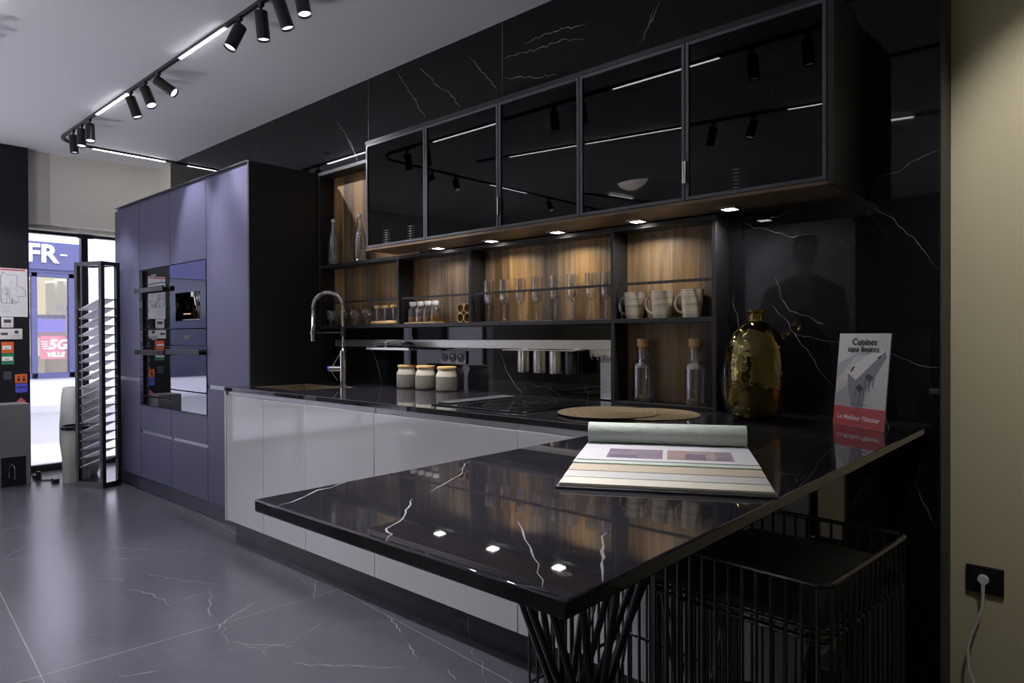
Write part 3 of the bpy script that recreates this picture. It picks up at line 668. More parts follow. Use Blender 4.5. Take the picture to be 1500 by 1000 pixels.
for a,c,z0,z1 in ((NX[0]+t_,3.30,Z1,Z2-.022),(NX[0]+t_,NX[1]-.0095,Z0,Z1-.019),(NX[1]+.0095,NX[2]-.0095,Z0,Z1-.019),(NX[2]+.0095,NX[3]-.002,Z0,Z1-.019),(NX[3]+.017,NX[4]-t_,Z0,Z1-.019),(NX[3]+.017,NX[4]-t_,ZC+.013,Z0-.019)):
    build('back_panel',MB().box(a,c,YBK,-.001,z0,z1),M_WOOD,un,label='walnut back panel')
for a,c in ((NX[0]+t_,NX[1]-.0095),(NX[1]+.0095,NX[2]-.0095),(NX[2]+.0095,NX[3]-.002),(NX[3]+.017,NX[4]-t_)):
    yr=YN+.006; z=1.434
    b=MB().box(a+.02,c,yr,yr+.006,z-.006,z+.006)
    b.tube([(a+.021,yr+.003,z),(a+.035,yr+.003,Z0+.001)],.0032,seg=6)
    build('guard_rail',b,M_BLKMETAL,un)

# ------------------------------------------------------------ wall cabinet
wc=thing('wall_cabinet','long black wall cabinet with five smoked glass doors','cabinet',(4.46,YU,1.687))
UX0,UX1=3.2408,5.6788; UB,UT=1.687,2.2893
DX=[3.2478,3.7445,4.2494,4.7025,5.1725,5.6575]
b=MB(); yb=YU+.022; bk=-.1185
b.box(UX0,UX0+.018,yb,bk,UB+.012,UT-.018).box(UX1-.020,UX1,YU-.001,-.002,UB,UT-.018)
b.box(UX0,UX1,yb-.02,bk,UT-.018,UT).box(UX0+.018,UX1-.02,bk-.012,bk,UB+.012,UT-.018)
b.box(UX0+.018,UX1-.02,yb,bk-.012,UB+.012,UB+.020)
b.box(5.1835,UX1-.02,bk,-.002,UB,UB+.018).box(5.1835,UX1-.02,bk,-.002,UT-.018,UT)
build('body',b,M_CHAR,wc)
build('light_board',MB().box(UX0,UX1-.0205,YU+.001,bk,UB,UB+.0118),M_WOODE,wc,label='walnut board under the cabinet')
build('inner_shelf',MB().box(UX0+.019,UX1-.021,yb+.02,bk-.013,1.985,1.993),M_DOORGLASS,wc)
for k in range(5):
    a,c=DX[k]+.0015,DX[k+1]-.0015; z0,z1=UB+.014,UT-.020; w=.013
    f=MB().box(a,a+w,YU,YU+.020,z0,z1).box(c-w,c,YU,YU+.020,z0,z1).box(a+w,c-w,YU,YU+.020,z0,z0+w).box(a+w,c-w,YU,YU+.020,z1-w,z1)
    d=build('door',f,M_FRAME,wc,bevel=.0015)
    build('door_glass',MB().box(a+w-.002,c-w+.002,YU+.006,YU+.010,z0+w-.002,z1-w+.002),M_DOORGLASS,d)
    if k in (2,3,4):
        for xx in ((a,) if k!=3 else (c-.005,)):
            build('grip',MB().box(xx+.001,xx+.006,YU-.012,YU-.0005,z0+.06,z0+.14),M_STEEL,d)
build('hinge_rail',MB().box(UX0+.02,UX1-.022,bk-.03,bk-.013,UT-.06,UT-.03),M_STEEL,wc)
DL=[3.636,4.029,4.443,4.862,5.258]
for k,x in enumerate(DL):
    t=thing('cabinet_downlight',['small square downlight under the wall cabinet, nearest the tall cabinets','small square downlight under the wall cabinet, second from the tall cabinets','middle one of the five square downlights under the wall cabinet','small square downlight under the wall cabinet, above the mugs','small square downlight under the wall cabinet, above the gold vase'][k],'lamp',(x,-.165,UB-.004),group='square downlights under the wall cabinet')
    build('bezel',MB().box(x-.036,x-.024,-.201,-.129,UB-.0045,UB-.0002).box(x+.024,x+.036,-.201,-.129,UB-.0045,UB-.0002).box(x-.024,x+.024,-.201,-.189,UB-.0045,UB-.0002).box(x-.024,x+.024,-.141,-.129,UB-.0045,UB-.0002),M_STEEL,t)
    build('diffuser',MB().box(x-.024,x+.024,-.189,-.141,UB-.004,UB-.0002),M_DOWN,t)
    ld=bpy.data.lights.new('downlight_beam','AREA'); ld.energy=1.15; ld.size=.045; ld.color=(1,.95,.88); ld.spread=math.radians(150)
    lo=bpy.data.objects.new('downlight_beam',ld); COL.objects.link(lo); lo.parent=t; lo.location=(0,0,-.004)
# things inside the wall cabinet
def mug_parts(root,h=.105,rt=.048,rb=.036,ang=PI,mat_=M_CERAMIC):
    prof=[(0,.0),(rb,.0)]
    for i in range(1,9): z=h*i/8; prof.append((rb+(rt-rb)*(i/8)**.8,z))
    prof+=[(rt-.004,h)]
    for i in range(7,0,-1): z=h*i/8; prof.append((rb+(rt-rb)*(i/8)**.8-.004,max(z,.006)))
    prof+=[(0,.006)]
    build('body',MB().lathe(prof,seg=36),mat_,root,world=False)
    b=MB(); P=[]
    for i in range(11):
        a=-PI/2+PI*i/10; P.append((math.cos(ang)*(rt*.86+.026*math.cos(a)),math.sin(ang)*(rt*.86+.026*math.cos(a)),h*.50+.036*math.sin(a)))
    b.tube(P,.0055,seg=8); build('handle',b,M_CERAML,root,world=False)
def stripes(name):
    m,t,b=nt(name); L=t.links.new
    tc=N(t,'ShaderNodeTexCoord'); mp=N(t,'ShaderNodeMapping'); mp.inputs['Scale'].default_value=(2,2,90); L(tc.outputs['Object'],mp.inputs[0])
    nz=N(t,'ShaderNodeTexNoise',Scale=1.5,Detail=3); L(mp.outputs[0],nz.inputs[0])
    rp=N(t,'ShaderNodeMapRange'); L(nz.outputs['Fac'],rp.inputs[0]); rp.inputs[1].default_value=.42; rp.inputs[2].default_value=.58
    f=N(t,'ShaderNodeMix',data_type='RGBA'); L(rp.outputs[0],f.inputs[0]); f.inputs[6].default_value=(.36,.31,.235,1); f.inputs[7].default_value=(.60,.54,.44,1)
    L(f.outputs[2],b.inputs['Base Color']); b.inputs['Roughness'].default_value=.3
    return m
M_MUG=stripes('mug_glaze')
m0=None
for x,lab in ((5.24,'mug on the glass shelf in the right-hand cabinet door, left one'),(5.38,'mug on the glass shelf in the right-hand cabinet door, middle one'),(5.52,'mug on the glass shelf in the right-hand cabinet door, right one')):
    if m0 is None:
        m0=thing('mug',lab,'mug',(x,-.22,1.9935),group='mugs inside the wall cabinet'); mug_parts(m0,ang=0,mat_=M_CERAML)
    else: dup(m0,(x,-.22,1.9935),0,lab)
plate=MB().lathe([(0,0),(.06,0),(.098,.011),(.105,.013),(.104,.0155),(.07,.005),(0,.004)],seg=40)
p0=None; words=['bottom','second','third','fourth','fifth','top']
for x,where in ((3.42,'left stack behind the first smoked door'),(3.62,'right stack behind the first smoked door'),(5.36,'stack behind the right-hand smoked door')):
    for k in range(6):
        lab='%s plate of the %s'%(words[k],where)
        if p0 is None:
            p0=tag(build('plate',plate,M_CERAML,loc=(0,0,0)),lab,'plate','plates inside the wall cabinet'); p0.location=(x,-.24,UB+.0205)
        else:
            c=p0.copy(); COL.objects.link(c); c.location=(x,-.24,UB+.0205+.0125*k); c['label']=lab
tag(build('bowl',MB().lathe([(0,0),(.055,0),(.06,.006),(.12,.085),(.125,.10),(.121,.10),(.112,.083),(.05,.010),(0,.010)],seg=40),M_CERAML,loc=(0,0,0)),'large pale bowl behind the fourth smoked door','bowl').location=(4.95,-.24,UB+.0205)

# -------------------------------------------------- things on the open shelf
yS=-.066
# swing-top bottles
sw=None
for x,lab in ((2.495,'swing-top glass bottle nearest the tall cabinets on the top shelf'),(2.790,'swing-top glass bottle half hidden by the wall cabinet')):
    if sw is None:
        sw=thing('swing_top_bottle',lab,'bottle',(x,yS,Z1+.001),group='swing-top bottles on the top shelf')
        prof=[(0,0),(.036,0),(.040,.006),(.040,.135),(.037,.165),(.022,.215),(.015,.240),(.014,.272),(.017,.274),(.017,.284),(.0125,.284),(.0115,.240),(.019,.214),(.033,.165),(.036,.135),(.036,.010),(0,.010)]
        build('glass',MB().lathe(prof,seg=32),M_GLASS,sw,world=False)
        build('stopper',MB().lathe([(0,.284),(.012,.284),(.013,.290),(.011,.302),(0,.305)],seg=20),M_WPLAST,sw,world=False)
        build('wire_clip',MB().tube([(.017,0,.262),(.021,0,.285),(.012,0,.306),(-.012,0,.306),(-.021,0,.285),(-.017,0,.262)],.0016,seg=6),M_STEEL,sw,world=False)
        R=random.Random(5); b=MB()
        for k in range(70):
            a=R.uniform(0,2*PI); z=R.uniform(.012,.15); rr=.0402
            cx,cy=rr*math.cos(a),rr*math.sin(a)
            b.lathe([(0,-.004),(.0028,-.002),(.0028,.002),(0,.004)],(cx,cy,z),seg=5)
        build('embossing',b,M_JARGLASS,sw,world=False)
    else: dup(sw,(x,yS,Z1+.001),.8,lab)
# faceted footed tumblers
def facet(prof,seg):
    b=MB(); return b.lathe(prof,seg=seg)
tm=None
for x,lab in ((2.462,'footed faceted glass nearest the tall cabinets'),(2.592,'footed faceted glass behind the tap neck'),(2.726,'footed faceted glass just right of the tap'),(2.862,'footed faceted glass nearest the bamboo jar set')):
    if tm is None:
        tm=thing('faceted_glass',lab,'glass',(x,yS,Z0+.001),group='footed faceted glasses on the lower shelf')
        build('bowl',facet([(0,.03),(.012,.03),(.026,.040),(.036,.062),(.040,.075),(.037,.098),(.0345,.098),(.0375,.075),(.033,.062),(.022,.043),(0,.036)],10),M_GLASS,tm,world=False)
        build('foot',MB().lathe([(0,0),(.024,0),(.025,.006),(.010,.010),(.009,.028),(.012,.031),(0,.031)],seg=20),M_GLASS,tm,world=False)
        build('handle',MB().tube([(.036,0,.088),(.052,0,.085),(.056,0,.068),(.046,0,.052),(.032,0,.048)],.0045,seg=6),M_GLASS,tm,world=False)
    else: dup(tm,(x,yS,Z0+.001),.0,lab)
# bamboo board with jars
bd=tag(build('serving_board',MB().box(2.945,3.205,yS-.036,yS+.036,Z0+.001,Z0+.022),M_LWOOD,bevel=.008,bseg=3,loc=(3.08,yS,Z0)),'small bamboo board carrying wooden-lidded glass jars','board')
jr=None
for x,lab in ((2.995,'wooden-lidded glass jar, left on the bamboo board'),(3.075,'wooden-lidded glass jar, middle on the bamboo board'),(3.155,'wooden-lidded glass jar, right on the bamboo board')):
    if jr is None:
        jr=thing('glass_jar',lab,'jar',(x,yS,Z0+.0225),group='jars on the bamboo board')
        build('glass',MB().lathe([(0,0),(.030,0),(.031,.003),(.031,.076),(.0285,.076),(.0285,.004),(0,.004)],seg=28),M_JARGLASS,jr,world=False)
        build('lid',MB().lathe([(0,.0765),(.036,.0765),(.038,.082),(.036,.092),(0,.094)],seg=28),M_LWOOD,jr,world=False)
    else: dup(jr,(x,yS,Z0+.0225),0,lab)
# spice set
tr=tag(build('spice_tray',MB().box(3.262,3.535,yS-.034,yS+.034,Z0+.001,Z0+.009),M_LWOOD,bevel=.002,loc=(3.4,yS,Z0)),'thin wooden tray under the spice bottles','tray')
spo=['first','second','third','last']
for k,x in enumerate((3.302,3.369,3.434,3.498)):
    s_=thing('spice_bottle',['stoppered spice bottle at the left end of the wooden tray','stoppered spice bottle second from the left on the tray','stoppered spice bottle third from the left on the tray','stoppered amber spice bottle at the right end of the tray'][k],'bottle',(x,yS,Z0+.0095),group='spice bottles on the wooden tray')
    build('glass',MB().lathe([(0,0),(.027,0),(.029,.004),(.029,.066),(.024,.078),(.015,.084),(.015,.092),(.0125,.092),(.0125,.083),(.021,.077),(.0265,.066),(.0265,.004),(0,.004)],seg=28),M_JARGLASS,s_,world=False)
    build('stopper',MB().lathe([(0,.086),(.0122,.086),(.0124,.0925),(.019,.094),(.0205,.112),(.018,.118),(0,.119)],seg=24),M_FROST,s_,world=False)
    build('spice',MB().lathe([(0,.0045),(.026,.0045),(.026,.032+.006*(k==3)),(0,.034+.006*(k==3))],seg=24),M_SPICE[k],s_,world=False)
# brass rings
R4=None
for (x,z,lab) in ((3.722,.0255,'brass napkin ring, lower left of the stacked four'),(3.773,.0255,'brass napkin ring, lower right of the stacked four'),(3.722,.0765,'brass napkin ring, upper left of the stacked four'),(3.773,.0765,'brass napkin ring, upper right of the stacked four')):
    if R4 is None:
        b=MB(); b.lathe([(.0215,-.022),(.0253,-.022),(.0253,.022),(.0215,.022),(.0215,-.022)],seg=32)
        R4=tag(build('napkin_ring',b,M_BRASS,loc=(0,0,0)),lab,'ring','brass napkin rings'); R4.location=(x,yS,Z0+.001+z); R4.rotation_euler=(PI/2,0,0)
    else:
        c=R4.copy(); COL.objects.link(c); c.location=(x,yS,Z0+.001+z); c['label']=lab
# champagne flutes
fl=None
ordn=['flute glass at the left end of the row of eight','second flute glass from the left in the row','third flute glass from the left in the row','fourth flute glass from the left in the row','fourth flute glass from the right in the row','third flute glass from the right in the row','second flute glass from the right in the row','flute glass at the right end, beside the divider']
for k,x in enumerate((3.913,4.022,4.130,4.237,4.352,4.453,4.557,4.640)):
    if fl is None:
        fl=thing('champagne_flute',ordn[k],'glass',(x,yS,Z0+.001),group='champagne flutes on the lower shelf')
        build('bowl',MB().lathe([(0,.088),(.008,.088),(.020,.095),(.0255,.108),(.0265,.150),(.0275,.212),(.0263,.212),(.0250,.150),(.0238,.109),(.018,.098),(0,.093)],seg=28),M_GLASS,fl,world=False)
        build('stem',MB().lathe([(0,.006),(.010,.006),(.0065,.014),(.0062,.075),(.0085,.0875),(0,.0875)],seg=16),M_GLASS,fl,world=False)
        build('foot',MB().lathe([(0,0),(.033,0),(.033,.002),(.012,.0055),(0,.0058)],seg=28),M_GLASS,fl,world=False)
    else: dup(fl,(x,yS,Z0+.001),0,ordn[k])
# mugs
m1=None
for x,lab in ((4.785,'striped stoneware mug beside the left divider'),(4.917,'middle striped stoneware mug of the three'),(5.054,'striped stoneware mug nearest the shelf end')):
    if m1 is None:
        m1=thing('mug',lab,'mug',(x,yS,Z0+.001),group='striped mugs on the lower shelf'); mug_parts(m1,h=.112,rt=.0465,rb=.036,ang=PI*1.12,mat_=M_MUG)
        m1.children[1].data.materials[0]=M_CERAML
    else: dup(m1,(x,yS,Z0+.001),.05,lab)
# corked carafes
ca=None
for x,lab in ((4.828,'corked glass carafe on the left in the bottom niche'),(5.070,'corked glass carafe on the right in the bottom niche')):
    if ca is None:
        ca=thing('carafe',lab,'bottle',(x,yS,ZC+.0135),group='corked carafes in the bottom niche')
        prof=[(0,0),(.040,0),(.045,.005),(.045,.140),(.043,.158),(.032,.172),(.0245,.180),(.0235,.232),(.0205,.232),(.0212,.180),(.029,.169),(.0405,.155),(.042,.140),(.042,.018),(.036,.013),(0,.013)]
        build('glass',MB().lathe(prof,seg=40),M_GLASSC,ca,world=False)
        build('cork',MB().lathe([(0,.212),(.0202,.212),(.0202,.2325),(.0265,.2345),(.0285,.262),(.027,.267),(0,.267)],seg=28),M_CORK,ca,world=False)
    else: dup(ca,(x,yS,ZC+.0135),0,lab)

# ------------------------------------------------------ things on the worktop
jc=None
def sc(p,a=.78,c=.90): return [(r*a,z*c) for r,z in p]
for x,y,lab in ((3.300,-.110,'wooden-lidded stoneware jar nearest the tap'),(3.462,-.108,'middle wooden-lidded stoneware jar of the three'),(3.648,-.120,'wooden-lidded stoneware jar nearest the hob')):
    if jc is None:
        jc=thing('storage_jar',lab,'jar',(x,y,ZC+.0005),group='stoneware jars on the worktop')
        build('body',MB().lathe(sc([(0,0),(.070,0),(.074,.004),(.075,.012),(.075,.085),(.074,.088)]),seg=40).lathe(sc([(.074,.088),(.072,.100),(.062,.116),(.061,.120),(.061,.130),(.058,.130),(.058,.120),(.0,.112)]),seg=40,mi=1),[M_CERAMIC,M_CERAML],jc,world=False)
        build('lid',MB().lathe(sc([(0,.1305),(.064,.1305),(.067,.134),(.067,.144),(.063,.147),(0,.147)]),seg=40),M_LWOOD,jc,world=False)
    else: dup(jc,(x,y,ZC+.0005),.3,lab)
# placemats (woven spirals)
def mat_spiral(loc,z,lab,seed):
    t=tag(build('placemat',MB(),M_ROPE) if False else None,'','') if False else None
    b=MB(); r=.19; n=19; pr_=[(0,0),(r,0)]
    for i in range(n,-1,-1):
        rr=r*i/n
        pr_+= [(rr,.0030),(max(rr-r/n*.5,0),.0052)] if i>0 else [(0,.004)]
    b.lathe(pr_,seg=72)
    o=build('placemat',b,M_ROPE,loc=(0,0,0),smooth=0); o.location=(loc[0],loc[1],z); return tag(o,lab,'placemat','round woven placemats on the worktop')
mat_spiral((4.915,-.462),ZC+.0062,'round woven placemat on the left, lapping over the other',1)
mat_spiral((5.03,-.372),ZC+.0006,'round woven placemat on the right, lying underneath',2)
# vases
vz=tag(build('vase',MB().lathe([(0,0),(.058,0),(.080,.012),(.098,.06),(.105,.13),(.105,.19),(.100,.25),(.080,.30),(.045,.335),(.026,.345),(.024,.368),(.034,.378),(.034,.382),(.021,.380),(.021,.345),(.040,.330),(.076,.296),(.096,.25),(.101,.19),(.101,.13),(.094,.06),(.076,.016),(.05,.008),(0,.010)],seg=48),M_GOLD,loc=(0,0,0)),'large gold lustre glass bottle vase on the worktop corner','vase'); vz.location=(5.385,-.235,ZC+.0006)
vz2=tag(build('vase',MB().lathe([(0,0),(.052,0),(.070,.012),(.082,.06),(.086,.12),(.084,.18),(.072,.225),(.042,.262),(.022,.272),(.021,.29),(.028,.298),(.019,.298),(.018,.272),(.038,.258),(.068,.222),(.080,.18),(.082,.12),(.078,.06),(.066,.016),(0,.010)],seg=44),M_CLEAR,loc=(0,0,0)),'clear glass bottle vase half hidden behind the gold vase','vase'); vz2.location=(5.262,-.084,ZC+.0006); vz2.scale=(.86,.86,1)

# brochure card
cd=thing('brochure_card','leaning printed card with a red band reading Le Meilleur','card',(5.722,-.266,ZC+.0006),rz=math.atan2(-.100,.175))
W_,Hh=.200,.300; lean=.10
def cw(u,v,o=0): return (u, v*math.sin(lean)+.0-o*math.cos(lean)+.0, v*math.cos(lean)+o*math.sin(lean))
b=MB()
def cbox(u0,u1,v0,v1,o0,o1,mi):
    b.add([cw(u0,v0,o0),cw(u1,v0,o0),cw(u1,v1,o0),cw(u0,v1,o0),cw(u0,v0,o1),cw(u1,v0,o1),cw(u1,v1,o1),cw(u0,v1,o1)],[(3,2,1,0),(4,5,6,7),(0,1,5,4),(1,2,6,5),(2,3,7,6),(3,0,4,7)],mi)
cbox(-.1,.1,0,Hh,-.004,0,0); cbox(-.1,.1,.0005,.064,.0001,.0004,1)
build('panel',b,[M_PAPER,M_RED],cd,world=False)
b=MB()
def cpoly(pts,o,mi): b.add([cw(u,v,o) for u,v in pts],[tuple(range(len(pts)))],mi)
cpoly([(-.1,.20),(-.1,.148),(-.02,.236)],.0005,0)
cpoly([(-.1,.064),(-.1,.098),(-.052,.135),(-.052,.19),(-.035,.17),(.012,.135),(.0,.066)],.0006,0)
cpoly([(-.052,.135),(-.052,.19),(.0,.158),(.0,.066),(-.03,.066)],.0007,1)
cpoly([(-.02,.064),(-.02,.155),(.085,.245),(.092,.225),(.02,.115),(.012,.064)],.0008,1)
cpoly([(-.06,.178),(-.02,.150),(.085,.245),(.05,.250)],.0009,3)
for (u,v) in ((-.012,.122),(.022,.158)):
    cpoly([(u-.006,v+.006),(u+.008,v+.016),(u+.026,v+.004),(u+.012,v-.012)],.0011,2)
    for du,dv in ((-.004,.004),(.012,-.012),(.026,.004)):
        cpoly([(u+du,v+dv),(u+du+.0025,v+dv),(u+du+.0015,v+dv-.032),(u+du-.001,v+dv-.032)],.0011,2)
for (u,v) in ((-.045,.180),(-.040,.188),(.058,.225)): cpoly([(u,v),(u+.012,v+.007),(u+.014,v+.002),(u+.003,v-.006)],.0012,2)
build('picture',b,[M_LGREY,M_MGREY,M_DGREY,M_PINKW],cd,world=False)
def ct(txt,size,u,v,bold=0,mi=0,shear=0,mbx=None):
    return text_mb(txt,size,frame(cw(u,v,.0012),(1,0,0),(0,math.sin(lean),math.cos(lean))),bold=bold,mb=mbx,mi=mi,shear=shear)
tb=ct('Cuisines',.029,.004,.272,.0006); ct('sans limites.',.027,.004,.249,.0006,mbx=tb)
tb2=MB()
build('heading',tb,M_INK,cd,world=False)
b=MB(); cbox(-.024,.026,.2345,.2355,.0006,.0009,0); cbox(-.035,.035,.072,.0735,.0012,.0014,0); cbox(-.025,.03,.076,.0768,.0012,.0014,0); cbox(-.03,.03,.046,.0472,.0006,.0009,0); cbox(-.02,.02,.0135,.0145,.0006,.0009,0)
build('small_print',b,M_DGREY,cd,world=False)
build('band_lettering',ct('Le Meilleur Pâtissier',.0205,0,.030,.0004,shear=.1),M_PINKW,cd,world=False)
b=MB(); b.add([(-.03,-.012+.03,.18),(.03,-.012+.03,.18),(.03,.10,.0),(-.03,.10,.0),(-.03,.02,.178),(.03,.02,.178),(.03,.097,.0),(-.03,.097,.0)],[(0,1,2,3),(7,6,5,4),(0,3,7,4),(1,5,6,2),(0,4,5,1),(3,2,6,7)])
build('strut',b,M_PAPER,cd,world=False)

# sample book
A=Vector((5.528,-1.549)); B=Vector((5.874,-1.360)); ang=math.atan2(B.y-A.y,B.x-A.x); wid=.400
bk_=thing('sample_book','open wallpaper sample book with a rolled mint green page','book',(5.528,-1.549,ZC+.0006),rz=ang)
D=.50
build('cover',MB().box(-.004,wid+.004,-.004,D+.02,0,.004),M_DGREY,bk_,world=False,bevel=.001)
pg=[(.000,.0045,.011,M_CREAM,'front_page'),(.055,.011,.0125,M_GREYP,'page'),(.115,.0125,.0142,M_SAND,'page'),(.185,.0142,.0175,M_MINT,'page')]
for y0,z0,z1,m_,nm in pg: build(nm,MB().box(.002,wid-.002,y0+.002,D,z0,z1),m_,bk_,world=False,bevel=.0012)
build('white_page',MB().box(.004,wid-.004,.215,D,.0175,.0192),M_PAPER,bk_,world=False)
b=MB().box(.070,.195,.245,.365,.01922,.01945,0).box(.205,.385-.035,.245,.365,.01922,.01945,1)
b.box(.078,.140,.252,.285,.01946,.0196,2).box(.245,.290,.252,.320,.01946,.0196,2).box(.300,.306,.25,.36,.01946,.0196,3).box(.312,.345,.25,.36,.01946,.0196,0)
for k in range(4): b.box(.250+.012*k,.256+.012*k,.325,.352,.01946,.0196,3)
build('photographs',b,[M_MAUVE,M_ROSE,mat('plum_print',(.16,.11,.19),.6),M_MGREY],bk_,world=False)
# rolled mint page: a swept sheet curling back over the spine
cs=[]; 
for i in range(17):
    a=-PI*.5+PI*1.25*i/16; cs.append((D-.045-.025*math.cos(a),.0195+.026+.026*math.sin(a)))
cs=[(D+.01,.0195)]+cs
b=MB(); th=.0022; n=len(cs); vs=[]; nx=12
for (y,z) in cs:
    for i in range(nx+1): vs.append((.006+(wid-.012)*i/nx,y,z))
cy,cz_=D-.045,.0195+.026
for (y,z) in cs:
    d=Vector((y-cy,z-cz_)); d=d.normalized()*th
    for i in range(nx+1): vs.append((.006+(wid-.012)*i/nx,y-d.x,z-d.y))
F=[]; w=nx+1; off=n*w
for j in range(n-1):
    for i in range(nx):
        F.append((j*w+i,j*w+i+1,(j+1)*w+i+1,(j+1)*w+i)); F.append((off+j*w+i,off+(j+1)*w+i,off+(j+1)*w+i+1,off+j*w+i+1))
    F.append((j*w,(j+1)*w,off+(j+1)*w,off+j*w)); F.append((j*w+nx,off+j*w+nx,off+(j+1)*w+nx,(j+1)*w+nx))
for i in range(nx):
    F.append((i,off+i,off+i+1,i+1)); jj=(n-1)*w; F.append((jj+i,jj+i+1,off+jj+i+1,off+jj+i))
b.add(vs,F); build('rolled_page',b,M_MINT,bk_,world=False,smooth=60)

# -------------------------------------------------------------- peninsula
pe=thing('peninsula','black marble breakfast peninsula on a fan of dark steel rods','table',(5.523,-1.0,0))
mb=MB().box(PX0,PX1,PY,-.002,ZT,ZC,0)
for i,l in enumerate(VT):
    mb.ribbon([(min(max(x,PX0+.002),PX1-.003),max(y,PY+.002)) for x,y in l],lambda x,y:(x,y,ZC+.0004),(.0038,.0044,.0020,.0026,.0038,.0012,.0018,.0015)[i],1,seed=70+i,jit=.007)
build('top',mb,[M_TOP,M_VEINT],pe,bevel=.003)
bc=(5.53,-1.485); rods=13
build('mounting_plate',MB().cyl((*bc,ZT-.008),(*bc,ZT-.0005),.21,seg=40),M_BLKMETAL,pe)
for k in range(rods):
    a0=2*PI*k/rods; tw=PI*.62
    p0=(bc[0]+.19*math.cos(a0),bc[1]+.19*math.sin(a0),ZT-.007); p1=(bc[0]+.16*math.cos(a0+tw+PI*.38),bc[1]+.16*math.sin(a0+tw+PI*.38),.006)
    pm=(bc[0]+.035*math.cos(a0+tw/2+PI*.1),bc[1]+.035*math.sin(a0+tw/2+PI*.1),.40)
    build('leg_rod',MB().tube([p0,pm],.0075,seg=8).tube([pm,p1],.0075,seg=8),M_RODS,pe)
build('waist_ring',MB().tube([(bc[0]+.046*math.cos(2*PI*i/24),bc[1]+.046*math.sin(2*PI*i/24),.40) for i in range(24)],.007,seg=8,closed=True),M_RODS,pe)
build('foot_ring',MB().tube([(bc[0]+.16*math.cos(2*PI*i/40),bc[1]+.16*math.sin(2*PI*i/40),.0085) for i in range(40)],.008,seg=8,closed=True),M_RODS,pe)

# -------------------------------------------------------------- bar stools
def stool(loc,rz,label):
    t=thing('bar_stool',label,'stool',loc,rz,group='wire bar stools under the peninsula')
    w,d=.193,.225; zt=.76; zs=.655; r=.0036
    def ring(z,rr,w=w,d=d,c=.02):
        P=[]
        for sx,sy,a in ((1,1,0),(-1,1,PI/2),(-1,-1,PI),(1,-1,1.5*PI)):
            for i in range(5):
                g=a+PI/2*i/4; P.append((sx*(w-c)+c*math.cos(g),sy*(d-c)+c*math.sin(g),z))
        return P
    build('top_rail',MB().tube(ring(zt,.0055),.0055,seg=8,closed=True),M_BLKGLOSS,t,world=False)
    build('seat_rail',MB().tube(ring(zs,.005,w-.004,d-.004),.005,seg=8,closed=True).tube(ring(zs+.016,.004,w-.004,d-.004),.004,seg=8,closed=True),M_BLKGLOSS,t,world=False)
    build('foot_rail',MB().tube(ring(.29,.005,w-.004,d-.004),.005,seg=8,closed=True),M_BLKGLOSS,t,world=False)
    build('floor_rail',MB().tube(ring(.0065,.006),.006,seg=8,closed=True),M_BLKGLOSS,t,world=False)
    for i in range(13):
        x=-w+.018+(2*w-.036)*i/12
        for sy in (-1,1): build('wire',MB().cyl((x,sy*d,.006),(x,sy*d,zt),r,seg=6),M_RODS,t,world=False)
    for i in range(15):
        y=-d+.018+(2*d-.036)*i/14
        for sx in (-1,1): build('wire',MB().cyl((sx*w,y,.006),(sx*w,y,zt),r,seg=6),M_RODS,t,world=False)
    for sx in (-1,1): build('brace',MB().cyl((sx*.16,-d+.004,zs),(-sx*.16+sx*.21,-d+.004,.02),r,seg=6),M_RODS,t,world=False)
    for sx in (-1,1): build('brace',MB().cyl((sx*w*.97,-sx*.16,zs),(sx*w*.97,sx*.10,.02),r,seg=6),M_RODS,t,world=False)
    b=MB(); n=14; q=lambda u:1-abs(u)**6
    wi,di=w-.010,d-.010
    P=[];F=[]
    for j in range(n+1):
        for i in range(n+1):
            u=-1+2*i/n; v=-1+2*j/n; P.append((u*wi,v*di,zs+.036+.038*min(q(u),q(v))+.006*(1-u*u)*(1-v*v)))
    for j in range(n+1):
        for i in range(n+1):
            u=-1+2*i/n; v=-1+2*j/n; P.append((u*wi,v*di,zs+.021))
    o=(n+1)**2;w_=n+1
    for j in range(n):
        for i in range(n):
            F.append((j*w_+i,j*w_+i+1,(j+1)*w_+i+1,(j+1)*w_+i)); F.append((o+j*w_+i,o+(j+1)*w_+i,o+(j+1)*w_+i+1,o+j*w_+i+1))
    for i in range(n):
        F.append((i,o+i,o+i+1,i+1)); F.append((n*w_+i,n*w_+i+1,o+n*w_+i+1,o+n*w_+i)); F.append((i*w_,(i+1)*w_,o+(i+1)*w_,o+i*w_)); F.append((i*w_+n,o+i*w_+n,o+(i+1)*w_+n,(i+1)*w_+n))
    b.add(P,F); build('cushion',b,M_CUSH,t,world=False,smooth=50)
    return t
rs=math.radians(-4)
s1=stool((5.772,-1.062,0),rs,'black wire bar stool with black cushion, at the wall side')
dup(s1,(5.372,-1.02,0),rs,'black wire bar stool mostly hidden under the peninsula top')

